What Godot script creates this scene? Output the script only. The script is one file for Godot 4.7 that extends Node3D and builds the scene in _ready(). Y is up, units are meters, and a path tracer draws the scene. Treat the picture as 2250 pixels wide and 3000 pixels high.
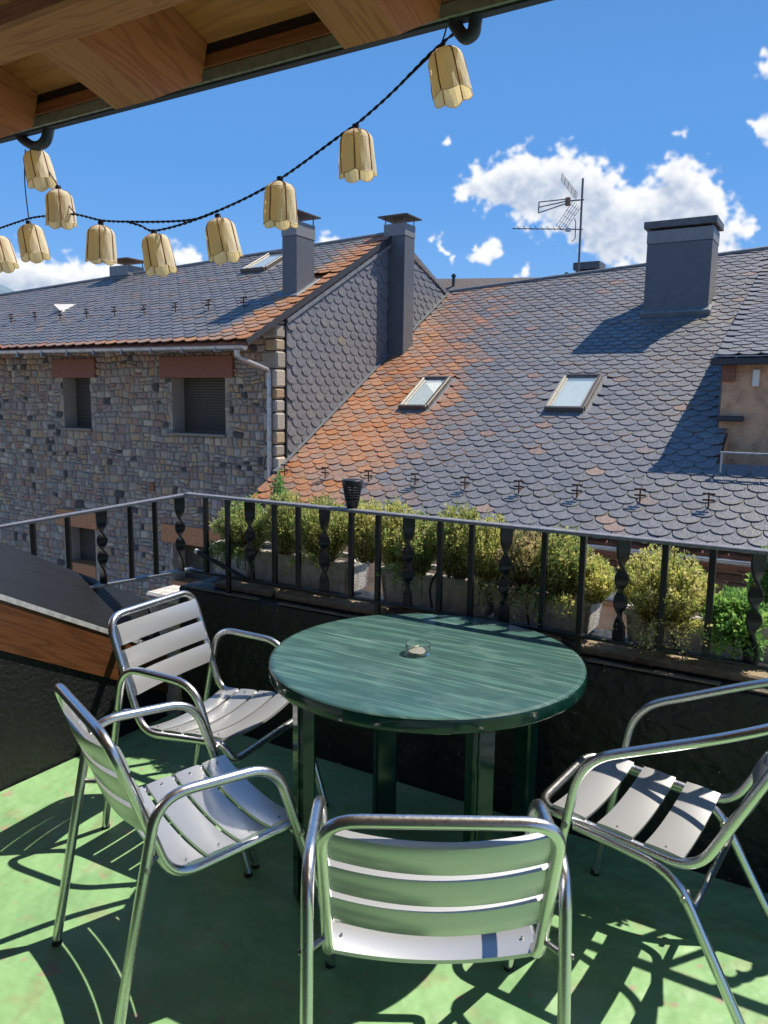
extends Node3D

# ------------------------------------------------------------------ geometry collector
class Geo:
	var v := PackedVector3Array()
	var n := PackedVector3Array()
	var c := PackedColorArray()
	var t := PackedVector2Array()
	var col := Color(1, 1, 1)
	func tri(a: Vector3, b: Vector3, d: Vector3) -> void:
		var nn := (d - a).cross(b - a).normalized()
		v.append(a); v.append(b); v.append(d)
		for i in 3:
			n.append(nn); c.append(col); t.append(Vector2.ZERO)
	func quad(a: Vector3, b: Vector3, d: Vector3, e: Vector3) -> void:
		tri(a, b, d); tri(a, d, e)
	# triangle turned so that it faces away from the point o
	func trio(a: Vector3, b: Vector3, d: Vector3, o: Vector3) -> void:
		if (d - a).cross(b - a).dot((a + b + d) / 3.0 - o) < 0.0:
			tri(a, d, b)
		else:
			tri(a, b, d)
	func quado(a: Vector3, b: Vector3, d: Vector3, e: Vector3, o: Vector3) -> void:
		trio(a, b, d, o); trio(a, d, e, o)
	# triangle with smooth normals and uv
	func trin(a: Vector3, b: Vector3, d: Vector3, na: Vector3, nb: Vector3, nd: Vector3, ta := Vector2.ZERO, tb := Vector2.ZERO, td := Vector2.ZERO) -> void:
		if (d - a).cross(b - a).dot(na + nb + nd) < 0.0:
			v.append(a); v.append(d); v.append(b)
			n.append(na); n.append(nd); n.append(nb)
			t.append(ta); t.append(td); t.append(tb)
		else:
			v.append(a); v.append(b); v.append(d)
			n.append(na); n.append(nb); n.append(nd)
			t.append(ta); t.append(tb); t.append(td)
		c.append(col); c.append(col); c.append(col)
	func add(o: Geo, x: Transform3D, tint := Color(1, 1, 1)) -> void:
		for i in o.v.size():
			v.append(x * o.v[i])
			n.append((x.basis * o.n[i]).normalized())
			c.append(o.c[i] * tint)
			t.append(o.t[i])
	func mesh() -> ArrayMesh:
		var a := []
		a.resize(Mesh.ARRAY_MAX)
		a[Mesh.ARRAY_VERTEX] = v
		a[Mesh.ARRAY_NORMAL] = n
		a[Mesh.ARRAY_COLOR] = c
		a[Mesh.ARRAY_TEX_UV] = t
		var m := ArrayMesh.new()
		m.add_surface_from_arrays(Mesh.PRIMITIVE_TRIANGLES, a)
		return m

var M := {}
var rng := RandomNumberGenerator.new()
const V := Vector3(0, 1, 0)

func lin(r: float, g: float, b: float) -> Color:
	return Color(r, g, b).linear_to_srgb()

# ------------------------------------------------------------------ shapes
func frame_of(d: Vector3) -> Basis:
	var up := Vector3(0, 1, 0) if absf(d.y) < 0.9 else Vector3(1, 0, 0)
	var x := up.cross(d).normalized()
	return Basis(x, d.cross(x).normalized(), d)

func tube(g: Geo, pts: Array, r: float, sides := 10, closed := false, flat := 1.0, r_end := -1.0) -> void:
	var m := pts.size()
	if m < 2: return
	var rings := []
	var b := frame_of(((pts[1] as Vector3) - (pts[0] as Vector3)).normalized())
	for i in m:
		var d: Vector3
		if closed:
			d = (pts[(i + 1) % m] - pts[(i - 1 + m) % m]).normalized()
		elif i == 0:
			d = (pts[1] - pts[0]).normalized()
		elif i == m - 1:
			d = (pts[m - 1] - pts[m - 2]).normalized()
		else:
			d = (pts[i + 1] - pts[i - 1]).normalized()
		var x := (b.x - d * b.x.dot(d)).normalized()
		b = Basis(x, d.cross(x), d)
		var rr := r if r_end < 0.0 else lerpf(r, r_end, float(i) / (m - 1))
		var ring := []
		for k in sides:
			var a := TAU * k / sides
			var o := b.x * cos(a) + b.y * sin(a) * flat
			ring.append([(pts[i] as Vector3) + o * rr, o.normalized()])
		rings.append(ring)
	var last := m if closed else m - 1
	for i in last:
		var A: Array = rings[i]
		var B: Array = rings[(i + 1) % m]
		for k in sides:
			var k2 := (k + 1) % sides
			g.trin(A[k][0], A[k2][0], B[k2][0], A[k][1], A[k2][1], B[k2][1])
			g.trin(A[k][0], B[k2][0], B[k][0], A[k][1], B[k2][1], B[k][1])
	if not closed:
		for e in [0, m - 1]:
			var q: Vector3 = pts[1] if e == 0 else pts[m - 2]
			for k in sides:
				g.trio(pts[e], rings[e][k][0], rings[e][(k + 1) % sides][0], q)

# a polyline with its corners rounded
func fillet(p: Array, r: float, seg := 6, closed := false) -> Array:
	var out := []
	var m := p.size()
	for i in m:
		if not closed and (i == 0 or i == m - 1):
			out.append(p[i]); continue
		var a: Vector3 = p[(i - 1 + m) % m]
		var q: Vector3 = p[i]
		var b: Vector3 = p[(i + 1) % m]
		var rr := minf(r, minf(a.distance_to(q), q.distance_to(b)) * 0.48)
		var s := q + (a - q).normalized() * rr
		var e := q + (b - q).normalized() * rr
		for k in seg + 1:
			var u := float(k) / seg
			out.append(s.lerp(q, u).lerp(q.lerp(e, u), u))
	return out

func box(g: Geo, lo: Vector3, hi: Vector3, bev := 0.0, x := Transform3D()) -> void:
	var c := (lo + hi) * 0.5
	var h := (hi - lo) * 0.5
	var o := x * c
	bev = minf(bev, minf(h.x, minf(h.y, h.z)) * 0.8)
	var corner := func(sx: float, sy: float, sz: float, ax: int) -> Vector3:
		var q := Vector3(sx * h.x, sy * h.y, sz * h.z)
		for k in 3:
			if k != ax:
				q[k] -= signf(q[k]) * bev
		return x * (c + q)
	for ax in 3:
		for s in [-1.0, 1.0]:
			var p := []
			for w in [[-1.0, -1.0], [1.0, -1.0], [1.0, 1.0], [-1.0, 1.0]]:
				var sg := [0.0, 0.0, 0.0]
				sg[ax] = s; sg[(ax + 1) % 3] = w[0]; sg[(ax + 2) % 3] = w[1]
				p.append(corner.call(sg[0], sg[1], sg[2], ax))
			g.quado(p[0], p[1], p[2], p[3], o)
	if bev <= 0.0: return
	for ax in 3:   # edges along ax
		var b1 := (ax + 1) % 3
		var b2 := (ax + 2) % 3
		for s1 in [-1.0, 1.0]:
			for s2 in [-1.0, 1.0]:
				var p := []
				for w in [[-1.0, b1], [1.0, b1], [1.0, b2], [-1.0, b2]]:
					var sg := [0.0, 0.0, 0.0]
					sg[ax] = w[0]; sg[b1] = s1; sg[b2] = s2
					p.append(corner.call(sg[0], sg[1], sg[2], w[1]))
				g.quado(p[0], p[1], p[2], p[3], o)
	for sx in [-1.0, 1.0]:
		for sy in [-1.0, 1.0]:
			for sz in [-1.0, 1.0]:
				g.trio(corner.call(sx, sy, sz, 0), corner.call(sx, sy, sz, 1), corner.call(sx, sy, sz, 2), o)

# a convex polygon pushed along e
func prism(g: Geo, p: Array, e: Vector3) -> void:
	var o := Vector3.ZERO
	for q in p: o += q
	o = o / p.size() + e * 0.5
	var m := p.size()
	for i in range(1, m - 1):
		g.trio(p[0], p[i], p[i + 1], o)
		g.trio(p[0] + e, p[i] + e, p[i + 1] + e, o)
	for i in m:
		g.quado(p[i], p[(i + 1) % m], p[(i + 1) % m] + e, p[i] + e, o)

func lathe(g: Geo, prof: Array, sides := 20, x := Transform3D()) -> void:
	var m := prof.size()
	var nr := []
	for i in m:
		var a: Vector2 = prof[maxi(i - 1, 0)]
		var b: Vector2 = prof[mini(i + 1, m - 1)]
		var d := b - a
		nr.append(Vector2(d.y, -d.x).normalized())
	for i in m - 1:
		for k in sides:
			var a0 := TAU * k / sides
			var a1 := TAU * (k + 1) / sides
			var P := func(q: Vector2, a: float) -> Vector3: return Vector3(q.x * cos(a), q.y, q.x * sin(a))
			var p00: Vector3 = x * P.call(prof[i], a0)
			var p01: Vector3 = x * P.call(prof[i], a1)
			var p10: Vector3 = x * P.call(prof[i + 1], a0)
			var p11: Vector3 = x * P.call(prof[i + 1], a1)
			var n00: Vector3 = x.basis * P.call(nr[i], a0)
			var n01: Vector3 = x.basis * P.call(nr[i], a1)
			var n10: Vector3 = x.basis * P.call(nr[i + 1], a0)
			var n11: Vector3 = x.basis * P.call(nr[i + 1], a1)
			g.trin(p00, p01, p11, n00, n01, n11)
			g.trin(p00, p11, p10, n00, n11, n10)

# ------------------------------------------------------------------ nodes
var used := {}
func numbered(s: String) -> String:
	used[s] = used.get(s, -1) + 1
	return s if used[s] == 0 else "%s_%03d" % [s, used[s]]

func tag(o: Node3D, label := "", category := "", group := "", kind := "") -> Node3D:
	if label: o.set_meta("label", label)
	if category: o.set_meta("category", category)
	if group: o.set_meta("group", group)
	if kind: o.set_meta("kind", kind)
	return o

func thing(called: String, label: String, category: String, at := Vector3.ZERO, turn := 0.0, group := "") -> Node3D:
	var o := Node3D.new()
	o.name = numbered(called)
	add_child(o)
	o.position = at
	o.rotation.y = turn
	tag(o, label, category, group)
	return o

func put(g: Variant, called: String, mat: Material, parent: Node3D, x := Transform3D()) -> MeshInstance3D:
	var o := MeshInstance3D.new()
	o.mesh = g.mesh() if g is Geo else g
	o.material_override = mat
	o.name = called
	o.transform = x
	parent.add_child(o, true)
	return o

func lone(g: Geo, called: String, mat: Material, label := "", category := "", group := "", kind := "") -> MeshInstance3D:
	var o := put(g, numbered(called), mat, self)
	tag(o, label, category, group, kind)
	return o

func sub(called: String, parent: Node3D) -> Node3D:
	var o := Node3D.new()
	o.name = called
	parent.add_child(o, true)
	return o

# ------------------------------------------------------------------ textures and materials
func ntex(freq: float, stops: Array, sd: int, size := 512, oct := 4, kind := FastNoiseLite.TYPE_SIMPLEX_SMOOTH, normal := 0.0) -> NoiseTexture2D:
	var f := FastNoiseLite.new()
	f.seed = sd
	f.noise_type = kind
	f.frequency = freq
	f.fractal_octaves = oct
	var t := NoiseTexture2D.new()
	t.width = size; t.height = size
	t.seamless = true
	t.noise = f
	if normal > 0.0:
		t.as_normal_map = true
		t.bump_strength = normal
	else:
		var gr := Gradient.new()
		var off := PackedFloat32Array()
		var cs := PackedColorArray()
		for s in stops:
			off.append(s[0])
			cs.append((s[1] as Color).linear_to_srgb())
		gr.offsets = off
		gr.colors = cs
		t.color_ramp = gr
	return t

func grey(a: float, b: float) -> Array:
	return [[0.15, Color(a, a, a)], [0.85, Color(b, b, b)]]

func mat(color: Color, rough: float, metal := 0.0, tex: Texture2D = null, scale := 1.0, nrm: Texture2D = null, nscale := 0.5, vc := false) -> StandardMaterial3D:
	var m := StandardMaterial3D.new()
	m.albedo_color = color.linear_to_srgb()
	m.roughness = rough
	m.metallic = metal
	m.vertex_color_use_as_albedo = vc
	if tex: m.albedo_texture = tex
	if nrm:
		m.normal_enabled = true
		m.normal_texture = nrm
		m.normal_scale = nscale
	if tex or nrm:
		m.uv1_triplanar = true
		m.uv1_world_triplanar = true
		m.uv1_scale = Vector3(scale, scale, scale)
	return m

func image_tex(w: int, h: int, f: Callable) -> ImageTexture:
	var im := Image.create(w, h, false, Image.FORMAT_RGB8)
	for y in h:
		for x in w:
			var q: Color = f.call(float(x) / w, float(y) / h)
			im.set_pixel(x, y, q.linear_to_srgb())
	return ImageTexture.create_from_image(im)

func noise(sd: int, freq: float, oct := 3) -> FastNoiseLite:
	var f := FastNoiseLite.new()
	f.seed = sd
	f.noise_type = FastNoiseLite.TYPE_SIMPLEX_SMOOTH
	f.frequency = freq
	f.fractal_octaves = oct
	return f

# planks: long grain along u, cathedral figure and knots
func wood_tex(dark: Color, light: Color, sd: int) -> ImageTexture:
	var a := noise(sd, 1.0, 3)
	var b := noise(sd + 1, 1.0, 2)
	return image_tex(512, 512, func(u: float, w: float) -> Color:
		var q := w * 6.0 + a.get_noise_2d(u * 1.3, w * 4.0) * 2.8 + b.get_noise_2d(u * 5.0, w * 30.0) * 0.12
		var ring := absf(fposmod(q, 1.0) - 0.35)
		var line := lerpf(0.35, 1.0, smoothstep(0.0, 0.34, ring))
		var fine := b.get_noise_2d(u * 6.0, w * 220.0) * 0.5 + 0.5
		var tone := a.get_noise_2d(u * 0.9 + 7.0, w * 1.3) * 0.5 + 0.5
		return dark.lerp(light, clampf(line * 0.7 + fine * 0.28 + tone * 0.3 - 0.15, 0.0, 1.0)))

func make_materials() -> void:
	var fine := ntex(0.06, grey(0.72, 1.0), 3, 512, 5)
	var coarse := ntex(0.012, [[0.2, Color(0.7, 0.7, 0.7)], [0.5, Color(0.9, 0.9, 0.9)], [0.8, Color(1, 1, 1)]], 5, 512, 5)
	var rough_n := ntex(0.05, [], 8, 512, 4, FastNoiseLite.TYPE_SIMPLEX_SMOOTH, 4.0)
	M.soft = ntex(0.012, grey(0.86, 1.0), 6, 512, 5)
	M.fine = fine; M.coarse = coarse; M.rough_n = rough_n
	# green painted floor with dirt, specks and worn patches
	var f1 := noise(11, 1.0, 4); var f2 := noise(12, 1.0, 3); var f3 := noise(13, 1.0, 2)
	var ft := image_tex(1024, 1024, func(u: float, w: float) -> Color:
		var q := Color(0.235, 0.43, 0.20)
		var big := f1.get_noise_2d(u * 9.0, w * 9.0)
		q = q.lerp(Color(0.195, 0.375, 0.172), clampf(big * 1.6 + 0.3, 0.0, 1.0))
		var worn := f2.get_noise_2d(u * 13.0 + 40.0, w * 13.0)
		q = q.lerp(Color(0.30, 0.465, 0.265), smoothstep(0.18, 0.55, worn) * 0.7)
		var dirt := f1.get_noise_2d(u * 22.0 + 90.0, w * 22.0 + 11.0)
		q = q.lerp(Color(0.27, 0.27, 0.15), smoothstep(0.22, 0.6, dirt) * 0.45)
		var bare := f2.get_noise_2d(u * 30.0 + 7.0, w * 30.0 + 80.0)
		q = q.lerp(Color(0.36, 0.27, 0.21), smoothstep(0.5, 0.62, bare) * 0.7)
		var speck := f3.get_noise_2d(u * 260.0, w * 260.0)
		q = q.lerp(Color(0.10, 0.12, 0.07), smoothstep(0.72, 0.85, speck) * 0.4)
		var scr := f3.get_noise_2d(u * 30.0 + w * 170.0, w * 20.0 - u * 9.0)
		return q * (0.97 + scr * 0.05))
	M.floor = mat(Color(1, 1, 1), 0.55, 0.0, ft, 0.25, rough_n, 0.35)
	M.floor.uv1_triplanar = true
	# black bitumen paint on the parapet, flaked to pale render
	var p1 := noise(21, 1.0, 5); var p2 := noise(22, 1.0, 2)
	var pt := image_tex(1024, 1024, func(u: float, w: float) -> Color:
		var q := Color(0.0055, 0.0080, 0.0105)
		q = q.lerp(Color(0.011, 0.015, 0.019), clampf(p1.get_noise_2d(u * 7.0, w * 7.0) * 1.5 + 0.3, 0.0, 1.0))
		var flake := p1.get_noise_2d(u * 38.0 + 3.0, w * 38.0)
		q = q.lerp(Color(0.30, 0.25, 0.19), smoothstep(0.60, 0.64, flake) * 0.8)
		var sp := p2.get_noise_2d(u * 190.0, w * 190.0)
		return q.lerp(Color(0.25, 0.21, 0.17), smoothstep(0.86, 0.90, sp) * 0.7))
	M.black_wall = mat(Color(1, 1, 1), 0.55, 0.0, pt, 0.5, rough_n, 0.6)
	M.black_plain = mat(Color(0.006, 0.008, 0.010), 0.6, 0.0, coarse, 1.2, rough_n, 0.6)
	M.mortar_pale = mat(Color(0.20, 0.165, 0.12), 0.9, 0.0, coarse, 1.7, rough_n, 0.9)
	M.plank = mat(Color(0.30, 0.235, 0.155), 0.85, 0.0, coarse, 3.0, rough_n, 0.9)
	M.iron = mat(Color(0.011, 0.012, 0.015), 0.38, 0.0, fine, 9.0, rough_n, 0.5)
	M.iron_rail = mat(Color(0.26, 0.26, 0.295), 0.38, 0.2, coarse, 5.0, rough_n, 0.35)
	M.alu = mat(Color(0.80, 0.81, 0.83), 0.20, 1.0, fine, 11.0)
	M.alu.roughness_texture = ntex(0.03, grey(0.55, 1.0), 31, 256, 4)
	M.alu.roughness = 0.34
	M.alu_slat = mat(Color(0.62, 0.64, 0.67), 0.32, 0.6, fine, 16.0)
	M.bolt = mat(Color(0.35, 0.35, 0.36), 0.35, 0.9)
	M.rubber = mat(Color(0.02, 0.02, 0.02), 0.8)
	# green lacquered table top with long pale streaks
	var t1 := noise(41, 1.0, 4); var t2 := noise(42, 1.0, 3)
	var tt := image_tex(1024, 1024, func(u: float, w: float) -> Color:
		var q := Color(0.040, 0.095, 0.086)
		var s1 := t1.get_noise_2d(u * 2.4, w * 30.0)
		q = q.lerp(Color(0.075, 0.165, 0.140), smoothstep(-0.1, 0.6, s1))
		var s2 := t2.get_noise_2d(u * 2.6 + 30.0, w * 84.0)
		q = q.lerp(Color(0.19, 0.30, 0.265), smoothstep(0.22, 0.6, s2) * 0.55)
		var s3 := t1.get_noise_2d(u * 6.0 + 60.0, w * 6.0)
		return q.lerp(Color(0.13, 0.22, 0.195), smoothstep(0.15, 0.55, s3) * 0.25))
	M.table_top = mat(Color(1, 1, 1), 0.24)
	M.table_top.albedo_texture = tt
	M.table_top.roughness_texture = ntex(0.02, grey(0.5, 1.0), 43, 256, 4)
	M.table_top.roughness = 0.34
	M.table_edge = mat(Color(0.006, 0.045, 0.033), 0.14, 0.0, coarse, 2.0)
	M.glass = StandardMaterial3D.new()
	M.glass.albedo_color = Color(0.93, 0.97, 0.96, 0.04)
	M.glass.roughness = 0.03
	M.glass.transparency = BaseMaterial3D.TRANSPARENCY_ALPHA
	M.glass.refraction_enabled = true
	M.glass.refraction_scale = 0.05
	M.ash = mat(Color(0.36, 0.32, 0.28), 0.95, 0.0, fine, 60.0)
	# slate, lichen, stone
	var slate_t := ntex(0.02, [[0.2, Color(0.66, 0.68, 0.70)], [0.5, Color(0.9, 0.9, 0.9)], [0.8, Color(1.06, 1.04, 1.0)]], 51, 512, 5)
	M.slate_tex = slate_t
	M.slate_stuff = mat(Color(1, 1, 1), 0.44, 0.0, slate_t, 1.1, rough_n, 0.55, true)
	M.zinc = mat(Color(0.34, 0.36, 0.39), 0.42, 0.7, coarse, 1.3)
	M.zinc_light = mat(Color(0.50, 0.52, 0.54), 0.38, 0.8, coarse, 1.3)
	M.vent_pale = mat(Color(0.5, 0.5, 0.5), 0.7)
	M.lead = mat(Color(0.20, 0.215, 0.235), 0.6, 0.15, coarse, 0.9, rough_n, 0.3)
	M.chimney = mat(Color(0.115, 0.122, 0.14), 0.5, 0.2, M.soft, 0.8, rough_n, 0.12)
	M.chimney_band = mat(Color(0.22, 0.225, 0.235), 0.5, 0.2, M.soft, 0.9, rough_n, 0.12)
	M.cap = mat(Color(0.12, 0.125, 0.135), 0.5, 0.3, coarse, 1.0)
	M.cap_rust = mat(Color(0.26, 0.16, 0.12), 0.7, 0.1, coarse, 2.0)
	M.mortar = mat(Color(0.27, 0.235, 0.19), 0.95, 0.0, coarse, 1.1, rough_n, 1.2)
	var stone_t := ntex(0.035, [[0.15, Color(0.55, 0.55, 0.57)], [0.5, Color(0.88, 0.87, 0.85)], [0.85, Color(1.1, 1.07, 1.02)]], 61, 512, 5)
	M.stone_tex = stone_t
	M.stone_stuff = mat(Color(1, 1, 1), 0.9, 0.0, stone_t, 2.6, rough_n, 2.2, true)
	M.reveal = mat(Color(0.42, 0.37, 0.31), 0.9, 0.0, stone_t, 2.0, rough_n, 1.5)
	M.lintel = mat(Color(0.23, 0.085, 0.045), 0.62, 0.0, coarse, 2.4, rough_n, 0.3)
	M.lintel_orange = mat(Color(0.44, 0.185, 0.075), 0.6, 0.0, coarse, 2.4, rough_n, 0.3)
	M.shutter = mat(Color(0.070, 0.062, 0.048), 0.6, 0.0, fine, 3.0)
	M.shutter_frame = mat(Color(0.10, 0.055, 0.035), 0.6)
	M.sill = mat(Color(0.24, 0.21, 0.18), 0.8, 0.0, coarse, 2.0, rough_n, 0.6)
	M.stucco = mat(Color(0.64, 0.385, 0.225), 0.92, 0.0, coarse, 0.6, rough_n, 0.8)
	M.dark_trim = mat(Color(0.03, 0.033, 0.04), 0.5)
	M.sky_frame = mat(Color(0.13, 0.115, 0.105), 0.45, 0.3, coarse, 2.0)
	M.sky_frame_pale = mat(Color(0.42, 0.39, 0.33), 0.5, 0.2, coarse, 2.0)
	M.blind = mat(Color(0.52, 0.60, 0.58), 0.8, 0.0, M.soft, 1.0)
	M.pane = StandardMaterial3D.new()
	M.pane.albedo_color = Color(0.9, 0.95, 0.97, 0.12)
	M.pane.roughness = 0.03
	M.pane.transparency = BaseMaterial3D.TRANSPARENCY_ALPHA
	M.rust = mat(Color(0.075, 0.035, 0.022), 0.7, 0.3)
	M.rear_roof = mat(Color(0.155, 0.125, 0.115), 0.7, 0.0, slate_t, 0.7, rough_n, 0.8)
	M.render_wall = mat(Color(0.36, 0.31, 0.25), 0.9, 0.0, coarse, 0.5)
	# wood of the eaves
	M.wood = mat(Color(1, 1, 1), 0.55)
	M.wood.albedo_texture = wood_tex(Color(0.25, 0.082, 0.034), Color(0.56, 0.235, 0.095), 71)
	M.wood_board = mat(Color(1, 1, 1), 0.5)
	M.wood_board.albedo_texture = wood_tex(Color(0.29, 0.095, 0.03), Color(0.64, 0.285, 0.10), 75)
	M.wood_red = mat(Color(1, 1, 1), 0.6)
	M.wood_red.albedo_texture = wood_tex(Color(0.24, 0.085, 0.04), Color(0.44, 0.19, 0.09), 79)
	M.wood_brown = mat(Color(1, 1, 1), 0.34)
	M.wood_brown.albedo_texture = wood_tex(Color(0.045, 0.016, 0.006), Color(0.135, 0.052, 0.019), 83)
	M.wood_brown.roughness_texture = ntex(0.03, grey(0.6, 1.0), 84, 256, 4)
	M.wood_brown.roughness = 0.5
	M.wood_black = mat(Color(1, 1, 1), 0.36)
	M.wood_black.albedo_texture = wood_tex(Color(0.003, 0.004, 0.006), Color(0.013, 0.015, 0.019), 87)
	M.strip = mat(Color(0.55, 0.57, 0.60), 0.5, 0.2, coarse, 4.0)
	M.purple_dark = mat(Color(0.03, 0.018, 0.024), 0.7)
	M.gutter_green = mat(Color(0.36, 0.41, 0.38), 0.5, 0.2, coarse, 4.0)
	M.gutter_blue = mat(Color(0.05, 0.075, 0.11), 0.45, 0.3)
	M.strap = mat(Color(0.03, 0.055, 0.09), 0.55, 0.0, fine, 8.0)
	M.house_wall = mat(Color(0.22, 0.15, 0.09), 0.9, 0.0, coarse, 0.6)
	# lamp shades, cable
	M.fabric = mat(Color(0.95, 0.89, 0.73), 0.9, 0.0, ntex(0.09, grey(0.86, 1.0), 91, 256, 4), 18.0, ntex(0.12, [], 92, 256, 3, FastNoiseLite.TYPE_SIMPLEX_SMOOTH, 3.0), 0.5)
	M.fabric.backlight_enabled = true
	M.fabric.backlight = lin(1.0, 0.88, 0.58)
	M.piping = mat(Color(0.24, 0.10, 0.07), 0.8)
	M.cable = mat(Color(0.010, 0.014, 0.028), 0.6)
	M.bulb = mat(Color(0.75, 0.72, 0.62), 0.3)
	# planters and plants
	M.concrete = mat(Color(0.58, 0.555, 0.52), 0.92, 0.0, coarse, 3.0, rough_n, 0.8)
	M.soil = mat(Color(0.05, 0.036, 0.025), 0.95, 0.0, fine, 12.0)
	M.leaf = mat(Color(1, 1, 1), 0.6, 0.0, null, 1.0, null, 0.5, true)
	M.leaf.cull_mode = BaseMaterial3D.CULL_DISABLED
	M.leaf.backlight_enabled = true
	M.leaf.backlight = lin(0.95, 0.95, 0.75)
	M.stem = mat(Color(0.16, 0.11, 0.06), 0.85)
	M.torch = mat(Color(0.012, 0.013, 0.016), 0.42)
	M.antenna = mat(Color(0.16, 0.16, 0.17), 0.65, 0.3)
	M.antenna_dark = mat(Color(0.05, 0.05, 0.055), 0.6)
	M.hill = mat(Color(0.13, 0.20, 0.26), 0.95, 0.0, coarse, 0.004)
	M.street = mat(Color(0.30, 0.28, 0.25), 0.9, 0.0, coarse, 0.4)
	M.white_plastic = mat(Color(0.7, 0.68, 0.6), 0.5)

# ------------------------------------------------------------------ camera, sky, sun
const SUN := Vector3(0.31, 0.847, -0.431)

func make_view() -> void:
	var cam := Camera3D.new()
	cam.name = "camera"
	add_child(cam)
	cam.position = Vector3(0, 1.58, 0)
	cam.rotation = Vector3(deg_to_rad(-8.2), deg_to_rad(30.7), deg_to_rad(0.8))
	cam.fov = 67.32
	cam.near = 0.05
	cam.far = 6000.0
	cam.current = true
	var e := Environment.new()
	e.background_mode = Environment.BG_SKY
	var sky := Sky.new()
	var ps := PanoramaSkyMaterial.new()
	ps.panorama = make_sky()
	sky.sky_material = ps
	e.sky = sky
	e.background_energy_multiplier = 0.9
	e.tonemap_mode = Environment.TONE_MAPPER_LINEAR
	e.tonemap_exposure = 1.42
	e.sdfgi_enabled = true
	e.ssao_enabled = true
	e.ssil_enabled = true
	var w := WorldEnvironment.new()
	w.name = "environment"
	w.environment = e
	add_child(w)
	var s := DirectionalLight3D.new()
	s.name = "sun"
	s.light_energy = 1.6
	s.light_color = Color(1.0, 0.955, 0.88)
	s.light_angular_distance = 0.5
	s.shadow_enabled = true
	add_child(s)
	s.look_at_from_position(SUN * 50.0, Vector3.ZERO, Vector3.UP)

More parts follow.
